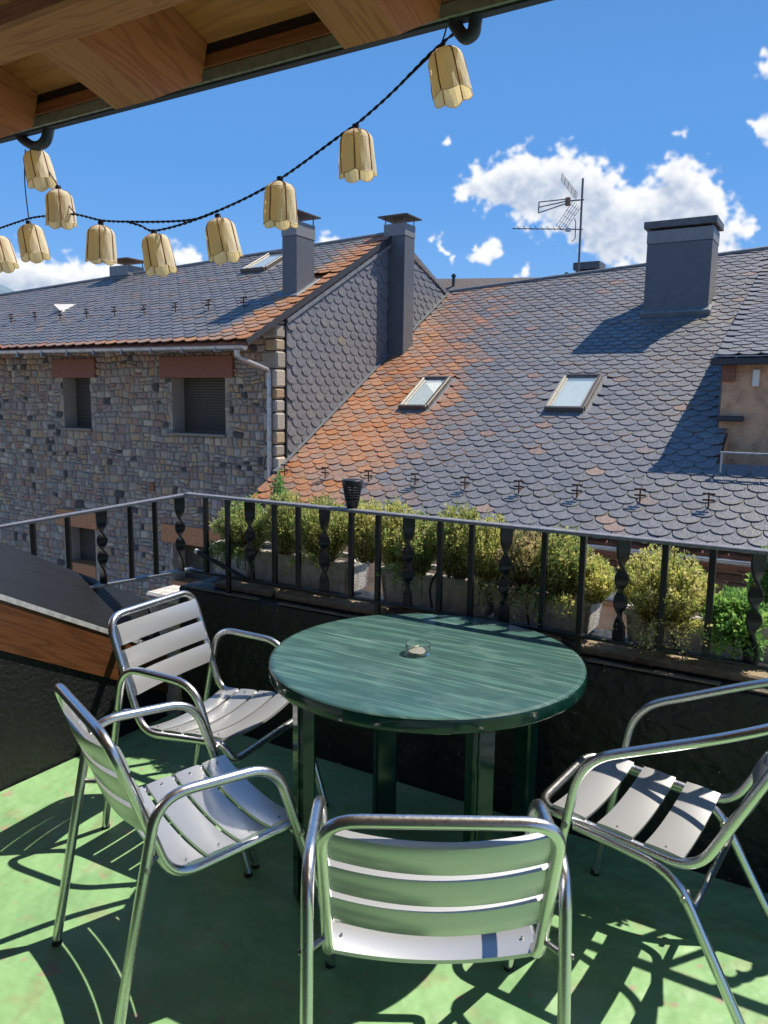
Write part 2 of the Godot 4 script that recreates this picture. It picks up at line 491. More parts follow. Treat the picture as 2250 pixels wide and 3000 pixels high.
# cumulus on a clear sky; each cloud is a heap of puffs given as [azimuth, elevation, radius] in degrees
func make_sky() -> ImageTexture:
	var W := 4096
	var H := 2048
	var im := Image.create(W, H, false, Image.FORMAT_RGBF)
	var sky_at := func(el: float) -> Color:
		var k := clampf(el / 40.0, 0.0, 1.0)
		var a := Color(0.215, 0.435, 0.76)
		var b := Color(0.100, 0.285, 0.655)
		var c := Color(0.068, 0.195, 0.455)
		var q := a.lerp(b, smoothstep(0.0, 0.42, k)).lerp(c, smoothstep(0.3, 1.0, k))
		return q
	for y in H:
		var el := 90.0 - 180.0 * (y + 0.5) / H
		im.fill_rect(Rect2i(0, y, W, 1), sky_at.call(el) if el > 0.0 else Color(0.20, 0.21, 0.19))
	var heaps := []
	heaps.append([[-24.8, 15.2, 0.9], [-23.6, 14.6, 1.4], [-22.3, 15.2, 1.6], [-21.2, 15.6, 1.5], [-19.6, 15.5, 1.5], [-18.2, 15.6, 1.4], [-17.0, 15.2, 1.5], [-15.6, 14.3, 1.4], [-21.0, 13.9, 1.6], [-19.0, 13.4, 1.8], [-17.0, 13.0, 1.8], [-15.4, 12.6, 1.7], [-15.2, 11.2, 1.4], [-13.6, 12.9, 1.3], [-11.6, 15.1, 1.1], [-10.6, 14.7, 1.3], [-9.4, 13.7, 1.4], [-11.4, 13.3, 1.6], [-12.9, 11.8, 1.6], [-10.4, 12.0, 1.7], [-8.6, 12.3, 1.3], [-7.9, 11.1, 1.0], [-12.8, 10.2, 1.2], [-14.8, 10.0, 1.1], [-17.0, 11.6, 1.1], [-6.6, 11.3, 0.7], [-7.4, 9.9, 0.9]])
	heaps.append([[-25.9, 14.05, 0.55], [-25.2, 14.3, 0.6]])
	heaps.append([[-24.4, 10.2, 0.6], [-23.5, 10.3, 0.8], [-22.6, 10.5, 0.7], [-24.8, 11.0, 0.35]])
	heaps.append([[-27.2, 11.3, 0.5], [-26.6, 10.6, 0.35], [-26.0, 9.9, 0.3]])
	heaps.append([[-20.9, 9.1, 0.7]])
	heaps.append([[-26.8, 17.6, 0.35], [-26.5, 17.2, 0.25]])
	heaps.append([[-11.0, 17.2, 0.35]])
	heaps.append([[-6.2, 17.0, 0.7], [-5.5, 16.6, 0.9], [-6.8, 17.4, 0.3]])
	heaps.append([[-6.2, 20.6, 0.6], [-5.2, 21.0, 0.9], [-5.4, 19.6, 0.5]])
	heaps.append([[-59.0, 7.6, 1.6], [-57.0, 8.0, 1.4], [-55.4, 8.0, 1.5], [-53.8, 7.9, 1.5], [-52.2, 7.7, 1.4], [-50.6, 8.0, 1.3], [-49.4, 7.6, 1.3], [-54.5, 6.6, 1.6], [-51.5, 6.4, 1.6], [-48.0, 7.6, 1.2], [-57.5, 6.2, 1.6]])
	heaps.append([[-46.4, 9.0, 1.1], [-45.3, 9.6, 1.1], [-44.2, 9.0, 1.2], [-45.5, 8.0, 1.4], [-43.2, 8.2, 1.0]])
	heaps.append([[-35.2, 10.9, 0.7], [-34.3, 10.7, 0.6]])
	heaps.append([[-29.5, 11.9, 0.35], [-28.9, 11.6, 0.3]])
	var rg := RandomNumberGenerator.new()
	rg.seed = 77
	for i in 20:   # the same broken cumulus all the way round
		var az := 8.0 + i * 14.6 + rg.randf_range(-4, 4)
		var el := rg.randf_range(8.0, 17.0)
		var h := []
		for k in rg.randi_range(6, 14):
			h.append([az + rg.randf_range(-6.5, 6.5), el + rg.randf_range(-1.8, 1.8), rg.randf_range(0.9, 1.8)])
		heaps.append(h)
	var n1 := noise(5, 0.55, 7)
	var n2 := noise(6, 0.22, 4)
	for h in heaps:
		var lo := Vector2(1e9, 1e9)
		var hi := -lo
		for p in h:
			lo = lo.min(Vector2(p[0] - p[2] * 1.9, p[1] - p[2] * 1.9))
			hi = hi.max(Vector2(p[0] + p[2] * 1.9, p[1] + p[2] * 1.9))
		var x0 := int(floor(lo.x / 360.0 * W))
		var x1 := int(ceil(hi.x / 360.0 * W))
		var y0 := int(floor((90.0 - hi.y) / 180.0 * H))
		var y1 := int(ceil((90.0 - maxf(lo.y, 0.3)) / 180.0 * H))
		var dens := func(az: float, el: float) -> float:
			var s := 0.0
			for p in h:
				var dx: float = (az - p[0]) / p[2]
				var dy: float = (el - p[1]) / p[2]
				var q := dx * dx + dy * dy
				if q < 3.6:
					s += exp(-q * 1.25)
			return s
		for y in range(y0, y1):
			var el := 90.0 - 180.0 * (y + 0.5) / H
			for x in range(x0, x1):
				var az := 360.0 * (x + 0.5) / W
				var d: float = dens.call(az + n2.get_noise_2d(az * 2.6, el * 3.0 + 50.0) * 0.9, el + n2.get_noise_2d(az * 2.6 + 70.0, el * 3.0) * 0.7)
				if d < 0.10: continue
				var a := n1.get_noise_2d(az * 1.6, el * 2.0)
				var b := n2.get_noise_2d(az * 1.4 + 31.0, el * 1.8)
				var m := d + a * 0.62 + b * 0.35
				var cov := smoothstep(0.34, 1.02, m)
				if cov <= 0.0: continue
				var up: float = dens.call(az + 0.25, el + 0.75) + n2.get_noise_2d(az * 1.4 + 31.5, (el + 0.75) * 1.8) * 0.5 + a * 0.25
				var lit := clampf(1.02 - smoothstep(0.45, 2.0, up) * 0.85 + a * 0.55 + b * 0.2, 0.0, 1.0)
				var cl := Color(0.40, 0.47, 0.59).lerp(Color(0.80, 0.81, 0.82), lit)
				var xx := posmod(x, W)
				im.set_pixel(xx, y, im.get_pixel(xx, y).lerp(cl, cov * 0.97))
	return ImageTexture.create_from_image(im)

# ------------------------------------------------------------------ slates
const PAL := [Color(0.182, 0.185, 0.205), Color(0.200, 0.202, 0.220), Color(0.168, 0.172, 0.194), Color(0.192, 0.190, 0.198), Color(0.225, 0.205, 0.165), Color(0.232, 0.191, 0.183), Color(0.270, 0.196, 0.170), Color(0.309, 0.201, 0.157), Color(0.348, 0.205, 0.143), Color(0.386, 0.210, 0.130), Color(0.430, 0.215, 0.115), Color(0.410, 0.180, 0.080)]
var tile_geo := []
var tile_mesh := []
var tile_mat := []

func make_tiles() -> void:
	rng.seed = 9
	for k in 8:
		var g := Geo.new()
		var w := 0.286 + rng.randf_range(-0.012, 0.006)
		var L := 0.33
		var dep := 0.135 + rng.randf_range(-0.012, 0.012)
		var skew := rng.randf_range(-0.012, 0.012)
		var lift := 0.024 + rng.randf_range(-0.004, 0.006)
		var th := 0.014
		var y_at := func(z: float) -> float: return lift * (1.0 + z / L)
		var out := []
		var inn := []
		for i in 11:
			var a := PI * i / 10.0
			var p := Vector2(w * 0.5 * cos(a) + skew * sin(a), -dep + dep * pow(sin(a), 0.85) + rng.randf_range(-0.003, 0.003))
			out.append(p)
			inn.append(Vector2(p.x * 0.955, p.y - 0.008))
		var P := func(q: Vector2, up: float) -> Vector3: return Vector3(q.x, y_at.call(q.y) + up, q.y)
		var tl := Vector2(w * 0.5, -L)
		var tr := Vector2(-w * 0.5, -L)
		var mid := Vector2(0, -dep - 0.03)
		var under := Vector3(0, -1, -0.1)
		g.col = Color(1, 1, 1)
		g.trio(P.call(mid, th), P.call(tl, th), P.call(tr, th), under)
		g.trio(P.call(mid, th), P.call(tl, th), P.call(inn[0], th), under)
		g.trio(P.call(mid, th), P.call(tr, th), P.call(inn[10], th), under)
		for i in 10:
			g.col = Color(1, 1, 1)
			g.trio(P.call(mid, th), P.call(inn[i], th), P.call(inn[i + 1], th), under)
			g.col = Color(1, 1, 1) if k < 4 else Color(1.9, 1.05, 0.55)
			g.trio(P.call(inn[i], th), P.call(out[i], th), P.call(out[i + 1], th), under)
			g.trio(P.call(inn[i], th), P.call(out[i + 1], th), P.call(inn[i + 1], th), under)
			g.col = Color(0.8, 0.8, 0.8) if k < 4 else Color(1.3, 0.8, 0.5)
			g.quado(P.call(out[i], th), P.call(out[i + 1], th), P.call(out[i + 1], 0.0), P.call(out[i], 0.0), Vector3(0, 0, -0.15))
		tile_geo.append(g)
		tile_mesh.append(g.mesh())
	for q in PAL:
		tile_mat.append(mat(q, 0.40 if q.r < 0.24 else 0.7, 0.0, M.slate_tex, 1.1, M.rough_n, 0.55, true))

# k = how far lichen covers a slate, 0 to 1
func slate_tone(k: float) -> int:
	k += rng.randf_range(-0.30, 0.26)
	if k < 0.12: return rng.randi_range(0, 3)
	return clampi(5 + int((k - 0.12) * 7.2), 5, 11)

# rows of slates on a plane: o = eave corner, xd = along the eave, ud = up the slope, length of the eave, top(x) = length of the slope,
# skip(x, s) leaves one out, tone(x, s) picks its colour, rusty(x, s) picks one with lichen along its edge. The 300 nearest the camera stand alone.
func slates(parent: Node3D, o: Vector3, xd: Vector3, ud: Vector3, across: float, top: Callable, skip: Callable, tone: Callable, rusty: Callable, sd: int, lone_ones := 300, pitch := 0.291, row := 0.155) -> void:
	rng.seed = sd
	var nrm := ud.cross(xd).normalized()
	if nrm.y < -0.01 or (absf(nrm.y) < 0.01 and nrm.x < 0.0): nrm = -nrm
	var eye := Vector3(0, 1.58, 0)
	var all := []
	var r := 0
	while r * row < 12.0:
		var s := r * row
		var x := (0.0 if r % 2 == 0 else pitch * 0.5) + pitch * 0.5
		while x < across:
			var room: float = top.call(x) - s
			if room > 0.04 and not skip.call(x, s):
				var p := o + xd * (x + rng.randf_range(-0.006, 0.006)) + ud * (s + rng.randf_range(-0.007, 0.007)) + nrm * rng.randf_range(0.0, 0.004)
				var b := Basis(xd, nrm, -ud).rotated(nrm, rng.randf_range(-0.02, 0.02))
				if rng.randf() < 0.025: b = b.rotated(nrm, rng.randf_range(-0.08, 0.08))
				if room < 0.31: b = b * Basis.from_scale(Vector3(1, 1, maxf(0.15, room / 0.33)))
				var k := rng.randi_range(0, 3) + (4 if rng.randf() < rusty.call(x, s) else 0)
				all.append([p.distance_squared_to(eye), Transform3D(b, p), k, tone.call(x, s)])
			x += pitch
		r += 1
	all.sort_custom(func(a: Array, b: Array) -> bool: return a[0] < b[0])
	var rest := Geo.new()
	for i in all.size():
		var q: Array = all[i]
		if i < lone_ones:
			put(tile_mesh[q[2]], "slate", tile_mat[q[3]], parent, q[1])
		else:
			rest.add(tile_geo[q[2]], q[1], PAL[q[3]])
	if rest.v.size():
		tag(put(rest, "slate_field", M.slate_stuff, parent), "", "", "", "stuff")

func snow_guard(parent: Node3D, p: Vector3, xd: Vector3, ud: Vector3, nrm: Vector3) -> void:
	var g := Geo.new()
	var foot := p - ud * 0.02 + nrm * 0.03
	tube(g, fillet([foot + ud * 0.12 + nrm * 0.004, foot, foot + V * 0.20 - ud * 0.0], 0.025, 3), 0.011, 6)
	for h in [0.11, 0.19]:
		var q: Vector3 = foot + V * h
		box(g, q - xd * 0.075 - Vector3(0, 0.012, 0.005), q + xd * 0.075 + Vector3(0, 0.012, 0.014))
	put(g, "snow_guard", M.rust, parent)

func skylight(parent: Node3D, o: Vector3, xd: Vector3, ud: Vector3, nrm: Vector3, x0: float, x1: float, s0: float, s1: float) -> void:
	var sk := sub("skylight", parent)
	var T := Transform3D(Basis(xd, nrm, -ud), o)
	var g := Geo.new()
	box(g, Vector3(x0 - 0.10, 0.0, -s1 - 0.13), Vector3(x1 + 0.10, 0.034, -s0 + 0.17), 0.004, T)
	put(g, "flashing", M.lead, sk)
	g = Geo.new()
	box(g, Vector3(x0 - 0.03, 0.0, -s0 - 0.0), Vector3(x1 + 0.03, 0.125, -s0 + 0.06), 0.008, T)
	box(g, Vector3(x0 - 0.03, 0.0, -s1 - 0.05), Vector3(x1 + 0.03, 0.12, -s1), 0.008, T)
	box(g, Vector3(x1 - 0.02, 0.0, -s1), Vector3(x1 + 0.045, 0.12, -s0), 0.008, T)
	put(g, "frame", M.sky_frame, sk)
	g = Geo.new()
	box(g, Vector3(x0 - 0.03, 0.0, -s1), Vector3(x0 + 0.02, 0.118, -s0), 0.006, T)
	box(g, Vector3(x0 + 0.02, 0.03, -s1 + 0.002), Vector3(x0 + 0.055, 0.085, -s0 - 0.002), 0.004, T)
	box(g, Vector3(x1 - 0.055, 0.03, -s1 + 0.002), Vector3(x1 - 0.021, 0.085, -s0 - 0.002), 0.004, T)
	box(g, Vector3(x0 + 0.055, 0.03, -s0 - 0.03), Vector3(x1 - 0.056, 0.085, -s0 - 0.002), 0.004, T)
	put(g, "sash", M.sky_frame_pale, sk)
	g = Geo.new()
	box(g, Vector3(x0 + 0.055, 0.036, -s1 + 0.001), Vector3(x1 - 0.056, 0.05, -s0 - 0.031), 0.0, T)
	put(g, "blind", M.blind, sk)
	g = Geo.new()
	box(g, Vector3(x0 + 0.056, 0.075, -s1 + 0.001), Vector3(x1 - 0.057, 0.081, -s0 - 0.031), 0.0, T)
	put(g, "pane", M.pane, sk)

# a box chimney: lo/hi of the stack, a collar, four posts and a flat or hipped lid
func chimney(parent: Node3D, lo: Vector3, hi: Vector3, collar: float, lid: float, hip: float, over: float, gap: float, lid_mat: Material) -> void:
	var ch := sub("chimney", parent)
	var g := Geo.new()
	box(g, lo, Vector3(hi.x, hi.y - collar, hi.z), 0.012)
	put(g, "stack", M.chimney, ch)
	g = Geo.new()
	box(g, Vector3(lo.x - 0.008, hi.y - collar, lo.z - 0.008), Vector3(hi.x + 0.008, hi.y, hi.z + 0.008), 0.006)
	put(g, "collar", M.chimney_band, ch)
	g = Geo.new()
	box(g, Vector3(lo.x + 0.05, hi.y, lo.z + 0.05), Vector3(hi.x - 0.05, hi.y + 0.004, hi.z - 0.05))
	put(g, "flue", M.dark_trim, ch)
	for sx in [lo.x + 0.02, hi.x - 0.02]:
		for sz in [lo.z + 0.02, hi.z - 0.02]:
			g = Geo.new()
			box(g, Vector3(sx - 0.008, hi.y, sz - 0.008), Vector3(sx + 0.008, hi.y + gap, sz + 0.008))
			put(g, "post", M.cap, ch)
	g = Geo.new()
	var y := hi.y + gap
	var a := Vector3(lo.x - over, y, lo.z - over)
	var b := Vector3(hi.x + over, y, hi.z + over)
	box(g, a, Vector3(b.x, y + lid, b.z), 0.008)
	if hip > 0.0:
		var c := [Vector3(a.x, y + lid, a.z), Vector3(b.x, y + lid, a.z), Vector3(b.x, y + lid, b.z), Vector3(a.x, y + lid, b.z)]
		var mx := (a.x + b.x) * 0.5
		var mz := (a.z + b.z) * 0.5
		var peak := Vector3(mx, y + lid + hip, mz)
		for k in 4:
			g.trio(c[k], c[(k + 1) % 4], peak, Vector3(mx, y - 1.0, mz))
	put(g, "lid", lid_mat, ch)

# ------------------------------------------------------------------ rubble masonry
func clip(p: PackedVector2Array, a: Vector2, nn: Vector2) -> PackedVector2Array:   # keeps the side where (q - a).nn <= 0
	var out := PackedVector2Array()
	var m := p.size()
	for i in m:
		var q := p[i]
		var r := p[(i + 1) % m]
		var dq := (q - a).dot(nn)
		var dr := (r - a).dot(nn)
		if dq <= 0.0: out.append(q)
		if (dq < 0.0 and dr > 0.0) or (dq > 0.0 and dr < 0.0):
			out.append(q + (r - q) * (dq / (dq - dr)))
	return out

const STONES := [Color(0.370, 0.335, 0.285), Color(0.330, 0.310, 0.280), Color(0.420, 0.360, 0.280), Color(0.460, 0.360, 0.240), Color(0.350, 0.235, 0.190), Color(0.390, 0.285, 0.235), Color(0.530, 0.465, 0.375), Color(0.280, 0.245, 0.225), Color(0.085, 0.083, 0.083), Color(0.430, 0.300, 0.190), Color(0.430, 0.390, 0.350), Color(0.360, 0.285, 0.260)]

func stone_shape(poly: PackedVector2Array, proud: float, g: Geo) -> void:
	# joints open, corners rounded, face domed
	var c := Vector2.ZERO
	for q in poly: c += q
	c /= poly.size()
	var p := PackedVector2Array()
	var m := poly.size()
	for i in m:
		var q := poly[i]
		var r := poly[(i + 1) % m]
		p.append(q.lerp(r, 0.3)); p.append(q.lerp(r, 0.7))
	var ring := []
	for q in p:
		var d := q - c
		var L := d.length()
		ring.append(c + d * maxf(0.2, (L - 0.009) / L))
	var inner := []
	for q in ring: inner.append(c + (q - c) * 0.74)
	var o := Vector3(c.x, c.y, -1.0)
	m = ring.size()
	var top := Vector3(c.x, c.y, proud * 1.25)
	for i in m:
		var j := (i + 1) % m
		var a := Vector3(ring[i].x, ring[i].y, -0.02)
		var b := Vector3(ring[j].x, ring[j].y, -0.02)
		var a1 := Vector3(ring[i].x, ring[i].y, proud * 0.35)
		var b1 := Vector3(ring[j].x, ring[j].y, proud * 0.35)
		var a2 := Vector3(inner[i].x, inner[i].y, proud)
		var b2 := Vector3(inner[j].x, inner[j].y, proud)
		g.quado(a, b, b1, a1, Vector3(c.x, c.y, 0.0))
		g.quado(a1, b1, b2, a2, o)
		g.trio(top, a2, b2, o)

func rubble(parent: Node3D, x0: float, x1: float, y0: float, y1: float, z: float, holes: Array) -> void:
	rng.seed = 4
	var un := noise(44, 0.9, 2)
	var sway := func(x: float, y: float) -> float: return y + 0.055 * un.get_noise_2d(x, y * 1.7)
	var cells := []
	var y := y0
	while y < y1 - 0.02:
		var hh := rng.randf_range(0.095, 0.185)
		var x := x0
		var cut := 0.0
		while x < x1 - 0.03:
			var w := rng.randf_range(0.085, 0.20) * (1.5 if rng.randf() < 0.25 else 1.0)
			var xe := minf(x + w, x1)
			var cut2 := rng.randf_range(-0.022, 0.022)
			var rows := [0.0, 1.0]
			if hh > 0.125 and rng.randf() < 0.25: rows = [0.0, rng.randf_range(0.4, 0.6), 1.0]
			for k in rows.size() - 1:
				var ya: float = y + hh * rows[k]
				var yb: float = y + hh * rows[k + 1]
				var jit := func() -> Vector2: return Vector2(rng.randf_range(-0.008, 0.008), rng.randf_range(-0.009, 0.009))
				var mx := (x + xe) * 0.5
				cells.append([Vector2(mx, sway.call(mx, (ya + yb) * 0.5)), PackedVector2Array([Vector2(x - cut, sway.call(x, ya)) + jit.call(), Vector2(mx, sway.call(mx, ya)) + jit.call(), Vector2(xe - cut2, sway.call(xe, ya)) + jit.call(), Vector2(xe, sway.call(xe, (ya + yb) * 0.5)) + jit.call() * 0.6, Vector2(xe + cut2, sway.call(xe, yb)) + jit.call(), Vector2(mx, sway.call(mx, yb)) + jit.call(), Vector2(x + cut, sway.call(x, yb)) + jit.call(), Vector2(x, sway.call(x, (ya + yb) * 0.5)) + jit.call() * 0.6])])
			cut = cut2
			x = xe
		y += hh
	var list := []
	for cell in cells:
		var p: Vector2 = cell[0]
		var poly: PackedVector2Array = cell[1]
		var ok := poly.size() > 2
		for h in holes:
			var R: Rect2 = h
			if not ok: break
			if R.has_point(p):
				ok = false; break
			var hit := false
			for q in poly:
				if R.grow(0.005).has_point(q): hit = true
			var dxl := R.position.x - p.x
			var dxr := p.x - R.end.x
			var dyl := R.position.y - p.y
			var dyr := p.y - R.end.y
			var mm := maxf(maxf(dxl, dxr), maxf(dyl, dyr))
			if not hit and mm > 0.2: continue
			if mm == dxl: poly = clip(poly, R.position, Vector2(1, 0))
			elif mm == dxr: poly = clip(poly, R.end, Vector2(-1, 0))
			elif mm == dyl: poly = clip(poly, R.position, Vector2(0, 1))
			else: poly = clip(poly, R.end, Vector2(0, -1))
			ok = poly.size() > 2
		if not ok: continue
		var w := rng.randf()
		var k := rng.randi_range(0, 7)
		if w < 0.05: k = 8
		elif w < 0.11: k = 9
		elif w < 0.5: k = [0, 1, 2, 10, 7, 11][rng.randi_range(0, 5)]
		list.append([Vector3(p.x, p.y - 1.58, z).length(), poly, k, rng.randf_range(0.018, 0.045)])
	list.sort_custom(func(a: Array, b: Array) -> bool: return a[0] < b[0])
	var sm := []
	for q in STONES: sm.append(mat(q, 0.9, 0.0, M.stone_tex, 2.6, M.rough_n, 2.2))
	var rest := Geo.new()
	for i in list.size():
		var q: Array = list[i]
		if i < 300:
			var g := Geo.new()
			stone_shape(q[1], q[3], g)
			put(g, "stone", sm[q[2]], parent, Transform3D(Basis(), Vector3(0, 0, z)))
		else:
			var g := Geo.new()
			stone_shape(q[1], q[3], g)
			rest.add(g, Transform3D(Basis(), Vector3(0, 0, z)), STONES[q[2]])
	tag(put(rest, "stone_field", M.stone_stuff, parent), "", "", "", "stuff")

func window(parent: Node3D, R: Rect2, z: float, lintel: Rect2, lm: Material, sill: bool) -> void:
	var w := sub("window", parent)
	var d := 0.32
	var g := Geo.new()   # reveals
	box(g, Vector3(R.position.x - 0.10, R.position.y - 0.08, z - d - 0.05), Vector3(R.position.x, R.end.y, z + 0.012))
	put(g, "reveal", M.reveal, w)
	g = Geo.new()
	box(g, Vector3(R.end.x, R.position.y - 0.08, z - d - 0.05), Vector3(R.end.x + 0.10, R.end.y, z + 0.012))
	put(g, "reveal", M.reveal, w)
	g = Geo.new()
	var y := R.position.y + 0.06
	while y < R.end.y:
		var y2 := minf(y + 0.052, R.end.y)
		var p := []
		for k in 5:
			var u := k / 4.0
			p.append(Vector3(R.position.x, lerpf(y, y2 - 0.006, u), z - d + 0.012 * sin(PI * u)))
		for k in 4:
			g.quado(p[k], p[k + 1], p[k + 1] + Vector3(R.size.x, 0, 0), p[k] + Vector3(R.size.x, 0, 0), Vector3(R.get_center().x, (y + y2) * 0.5, z - d - 0.1))
		y += 0.052
	box(g, Vector3(R.position.x, R.position.y, z - d - 0.03), Vector3(R.end.x, R.end.y, z - d - 0.004))
	put(g, "roller_shutter", M.shutter, w)
	g = Geo.new()
	box(g, Vector3(R.position.x, R.position.y, z - d), Vector3(R.end.x, R.position.y + 0.06, z - d + 0.02), 0.004)
	put(g, "shutter_bar", M.shutter_frame, w)
	g = Geo.new()
	box(g, Vector3(lintel.position.x, lintel.position.y, z - 0.2), Vector3(lintel.end.x, lintel.end.y, z + 0.075), 0.008)
	put(g, "lintel", lm, w)
	if sill:
		g = Geo.new()
		box(g, Vector3(R.position.x - 0.12, R.position.y - 0.05, z - d), Vector3(R.end.x + 0.03, R.position.y, z + 0.09), 0.008)
		put(g, "sill", M.sill, w)
	else:
		g = Geo.new()
		box(g, Vector3(R.position.x - 0.06, R.position.y - 0.02, z - d), Vector3(R.end.x - 0.02, R.position.y + 0.24, z + 0.02), 0.008)
		put(g, "flower_box", lm, w)

# ------------------------------------------------------------------ the stone house on the left
const GX := -8.6
const FZ := -10.75
func make_stone_house() -> void:
	var h := thing("stone_house", "rubble stone house with slate roof and closed roller shutters, left", "house", Vector3.ZERO)
	var wall := sub("wall", h)
	var holes := [Rect2(-14.37, 0.93, 0.88, 1.05), Rect2(-11.15, 0.93, 1.36, 1.04), Rect2(-14.46, -2.25, 0.93, 1.05), Rect2(-11.23, -2.25, 1.28, 1.02)]
	# mortar bed, pierced by the windows: strips between the openings
	var g := Geo.new()
	var xs := [-22.0, -14.47, -13.47, -11.24, -9.76, -8.85]
	for i in 5:
		var a: float = xs[i]
		var b: float = xs[i + 1]
		var cuts := [-6.0]
		if i == 1 or i == 3:
			var lo: Rect2 = holes[2 if i == 1 else 3]
			var up: Rect2 = holes[0 if i == 1 else 1]
			cuts = [-6.0, lo.position.y - 0.02, lo.end.y, up.position.y - 0.02, up.end.y]
		cuts.append(2.88)
		for k in range(0, cuts.size(), 2):
			box(g, Vector3(a, cuts[k], FZ - 0.45), Vector3(b, cuts[k + 1], FZ - 0.001 * (i % 2)))
	put(g, "mortar_bed", M.mortar, wall)
	rubble(wall, -21.9, -8.86, -3.0, 2.80, FZ, holes)
	# corner stones, their ends on the gable side
	rng.seed = 14
	var y := -3.0
	var flip := false
	while y < 2.9:
		var hh := rng.randf_range(0.20, 0.34)
		var q: Color = STONES[[0, 2, 3, 6, 10, 9, 0][rng.randi_range(0, 6)]]
		g = Geo.new()
		var wx := 0.30 if flip else 0.24
		box(g, Vector3(GX - wx, y + 0.008, FZ - 0.24 + rng.randf_range(0, 0.02)), Vector3(GX + rng.randf_range(0.0, 0.03), minf(y + hh, 2.95) - 0.008, FZ + rng.randf_range(0.015, 0.05)), 0.03)
		put(g, "stone", mat(q, 0.9, 0.0, M.stone_tex, 1.6, M.rough_n, 1.4), wall)
		y += hh
		flip = not flip
	# gable wall behind its slates
	g = Geo.new()
	var gp := [Vector3(GX - 0.03, -4.0, FZ - 0.24), Vector3(GX - 0.03, 3.06, FZ - 0.24), Vector3(GX - 0.03, 5.12, -14.85), Vector3(GX - 0.03, 4.15, -17.5), Vector3(GX - 0.03, -4.0, -17.5)]
	prism(g, gp, Vector3(-0.3, 0, 0))
	put(g, "gable", M.chimney, wall)
	window(h, holes[0], FZ, Rect2(-14.63, 1.98, 1.36, 0.385), M.lintel, true)
	window(h, holes[1], FZ, Rect2(-11.41, 1.965, 1.85, 0.40), M.lintel, true)
	window(h, holes[2], FZ, Rect2(-14.71, -1.20, 1.31, 0.36), M.lintel_orange, false)
	window(h, holes[3], FZ, Rect2(-11.48, -1.235, 1.64, 0.36), M.lintel_orange, false)
	g = Geo.new()
	box(g, Vector3(-11.83, -0.25, FZ - 0.05), Vector3(-11.68, -0.07, FZ + 0.05), 0.01)
	put(g, "wall_vent", M.lintel, h)
	# roof
	var roof := sub("roof", h)
	var o := Vector3(-21.9, 2.529, -9.879)
	var ud := Vector3(0, 0.471, -0.882)
	var xd := Vector3(1, 0, 0)
	var nr := Vector3(0, 0.882, 0.471)
	var across := 13.35
	var top := func(x: float) -> float: return 5.41 - (across - x) * 0.156
	g = Geo.new()
	prism(g, [o - nr * 0.03, o + xd * across - nr * 0.03, o + xd * across + ud * 5.41 - nr * 0.03, o + ud * top.call(0.0) - nr * 0.03], -nr * 0.07)
	put(g, "deck", M.lintel, roof)
	g = Geo.new()   # the far slope
	prism(g, [o + ud * top.call(0.0), o + xd * across + ud * 5.41, Vector3(GX + 0.05, 4.05, -17.9), Vector3(-21.9, 3.0, -16.0)], Vector3(0, -0.08, 0))
	put(g, "far_slope", M.rear_roof, roof)
	var spots := noise(71, 0.8, 3)
	slates(roof, o, xd, ud, across, top, func(x: float, s: float) -> bool: return (x > 10.42 and x < 11.28 and s > 3.6 and s < 4.6) or (x > 12.60 and x < 13.15 and s > 2.1 and s < 3.1),
		func(x: float, s: float) -> int:
			var near := maxf(smoothstep(1.0, 0.25, across - x + 0.35 * spots.get_noise_2d(s * 2.0, x)) * 1.05, 0.85 if s < 0.07 else 0.0)
			near = maxf(near, 0.004 + spots.get_noise_2d(x, s) * 0.03)
			return slate_tone(near - 0.1),
		func(x: float, s: float) -> float: return 0.16 + 0.6 * smoothstep(2.0, 0.2, across - x), 101)
	g = Geo.new()   # ridge flashing
	tube(g, [o + ud * (top.call(0.0) + 0.0) + nr * 0.035, o + xd * across + ud * 5.41 + nr * 0.035], 0.045, 6)
	put(g, "ridge_cap", M.lead, roof)
	g = Geo.new()   # verge boards
	var e := o + xd * (across + 0.012)
	prism(g, [e + nr * 0.028, e - nr * 0.075, e + ud * 5.41 - nr * 0.075, e + ud * 5.41 + nr * 0.028], xd * 0.018)
	put(g, "verge", M.dark_trim, roof)
	g = Geo.new()
	var e2 := o + xd * (across - 0.01) + ud * 1.18 - nr * 0.125
	prism(g, [e2, e2 - nr * 0.06, e2 + ud * 4.2 - nr * 0.06, e2 + ud * 4.2], xd * 0.03)
	prism(g, [Vector3(GX - 0.01, 5.14, -14.85), Vector3(GX - 0.01, 4.06, -17.7), Vector3(GX - 0.01, 3.98, -17.7), Vector3(GX - 0.01, 5.05, -14.85)], Vector3(0.06, 0, 0))
	put(g, "gable_flashing", M.lead, roof)
	for i in 9:
		snow_guard(roof, o + xd * (21.9 - 16.62 + i * 0.869) + ud * 1.456, xd, ud, nr)
	skylight(roof, o, xd, ud, nr, 10.57, 11.16, 3.62, 4.62)
	chimney(h, Vector3(-9.16, 3.0, -12.19), Vector3(-8.83, 4.80, -11.62), 0.26, 0.022, 0.08, 0.09, 0.14, M.cap)
	chimney(h, Vector3(-16.06, 4.0, -14.0), Vector3(-15.4, 4.80, -13.5), 0.24, 0.02, 0.06, 0.12, 0.13, M.cap_rust)
	# a sloping collar set on the slope
	g = Geo.new()
	box(g, Vector3(-0.25, -0.02, -0.42), Vector3(0.26, 0.055, 0.42), 0.01, Transform3D(Basis(xd, nr, -ud), Vector3(-9.0, 0, 0) + Vector3(0, 2.529 + 0.471 * 2.30, -9.879 - 0.882 * 2.30) + nr * 0.0))
	put(g, "chimney_flashing", M.lead, roof)
	# a small white roof vent
	g = Geo.new()
	var vp := o + xd * (21.9 - 15.55) + ud * 1.93 + nr * 0.03
	var q0 := vp - xd * 0.14
	var q1 := vp + xd * 0.16
	var q2 := vp + nr * 0.2
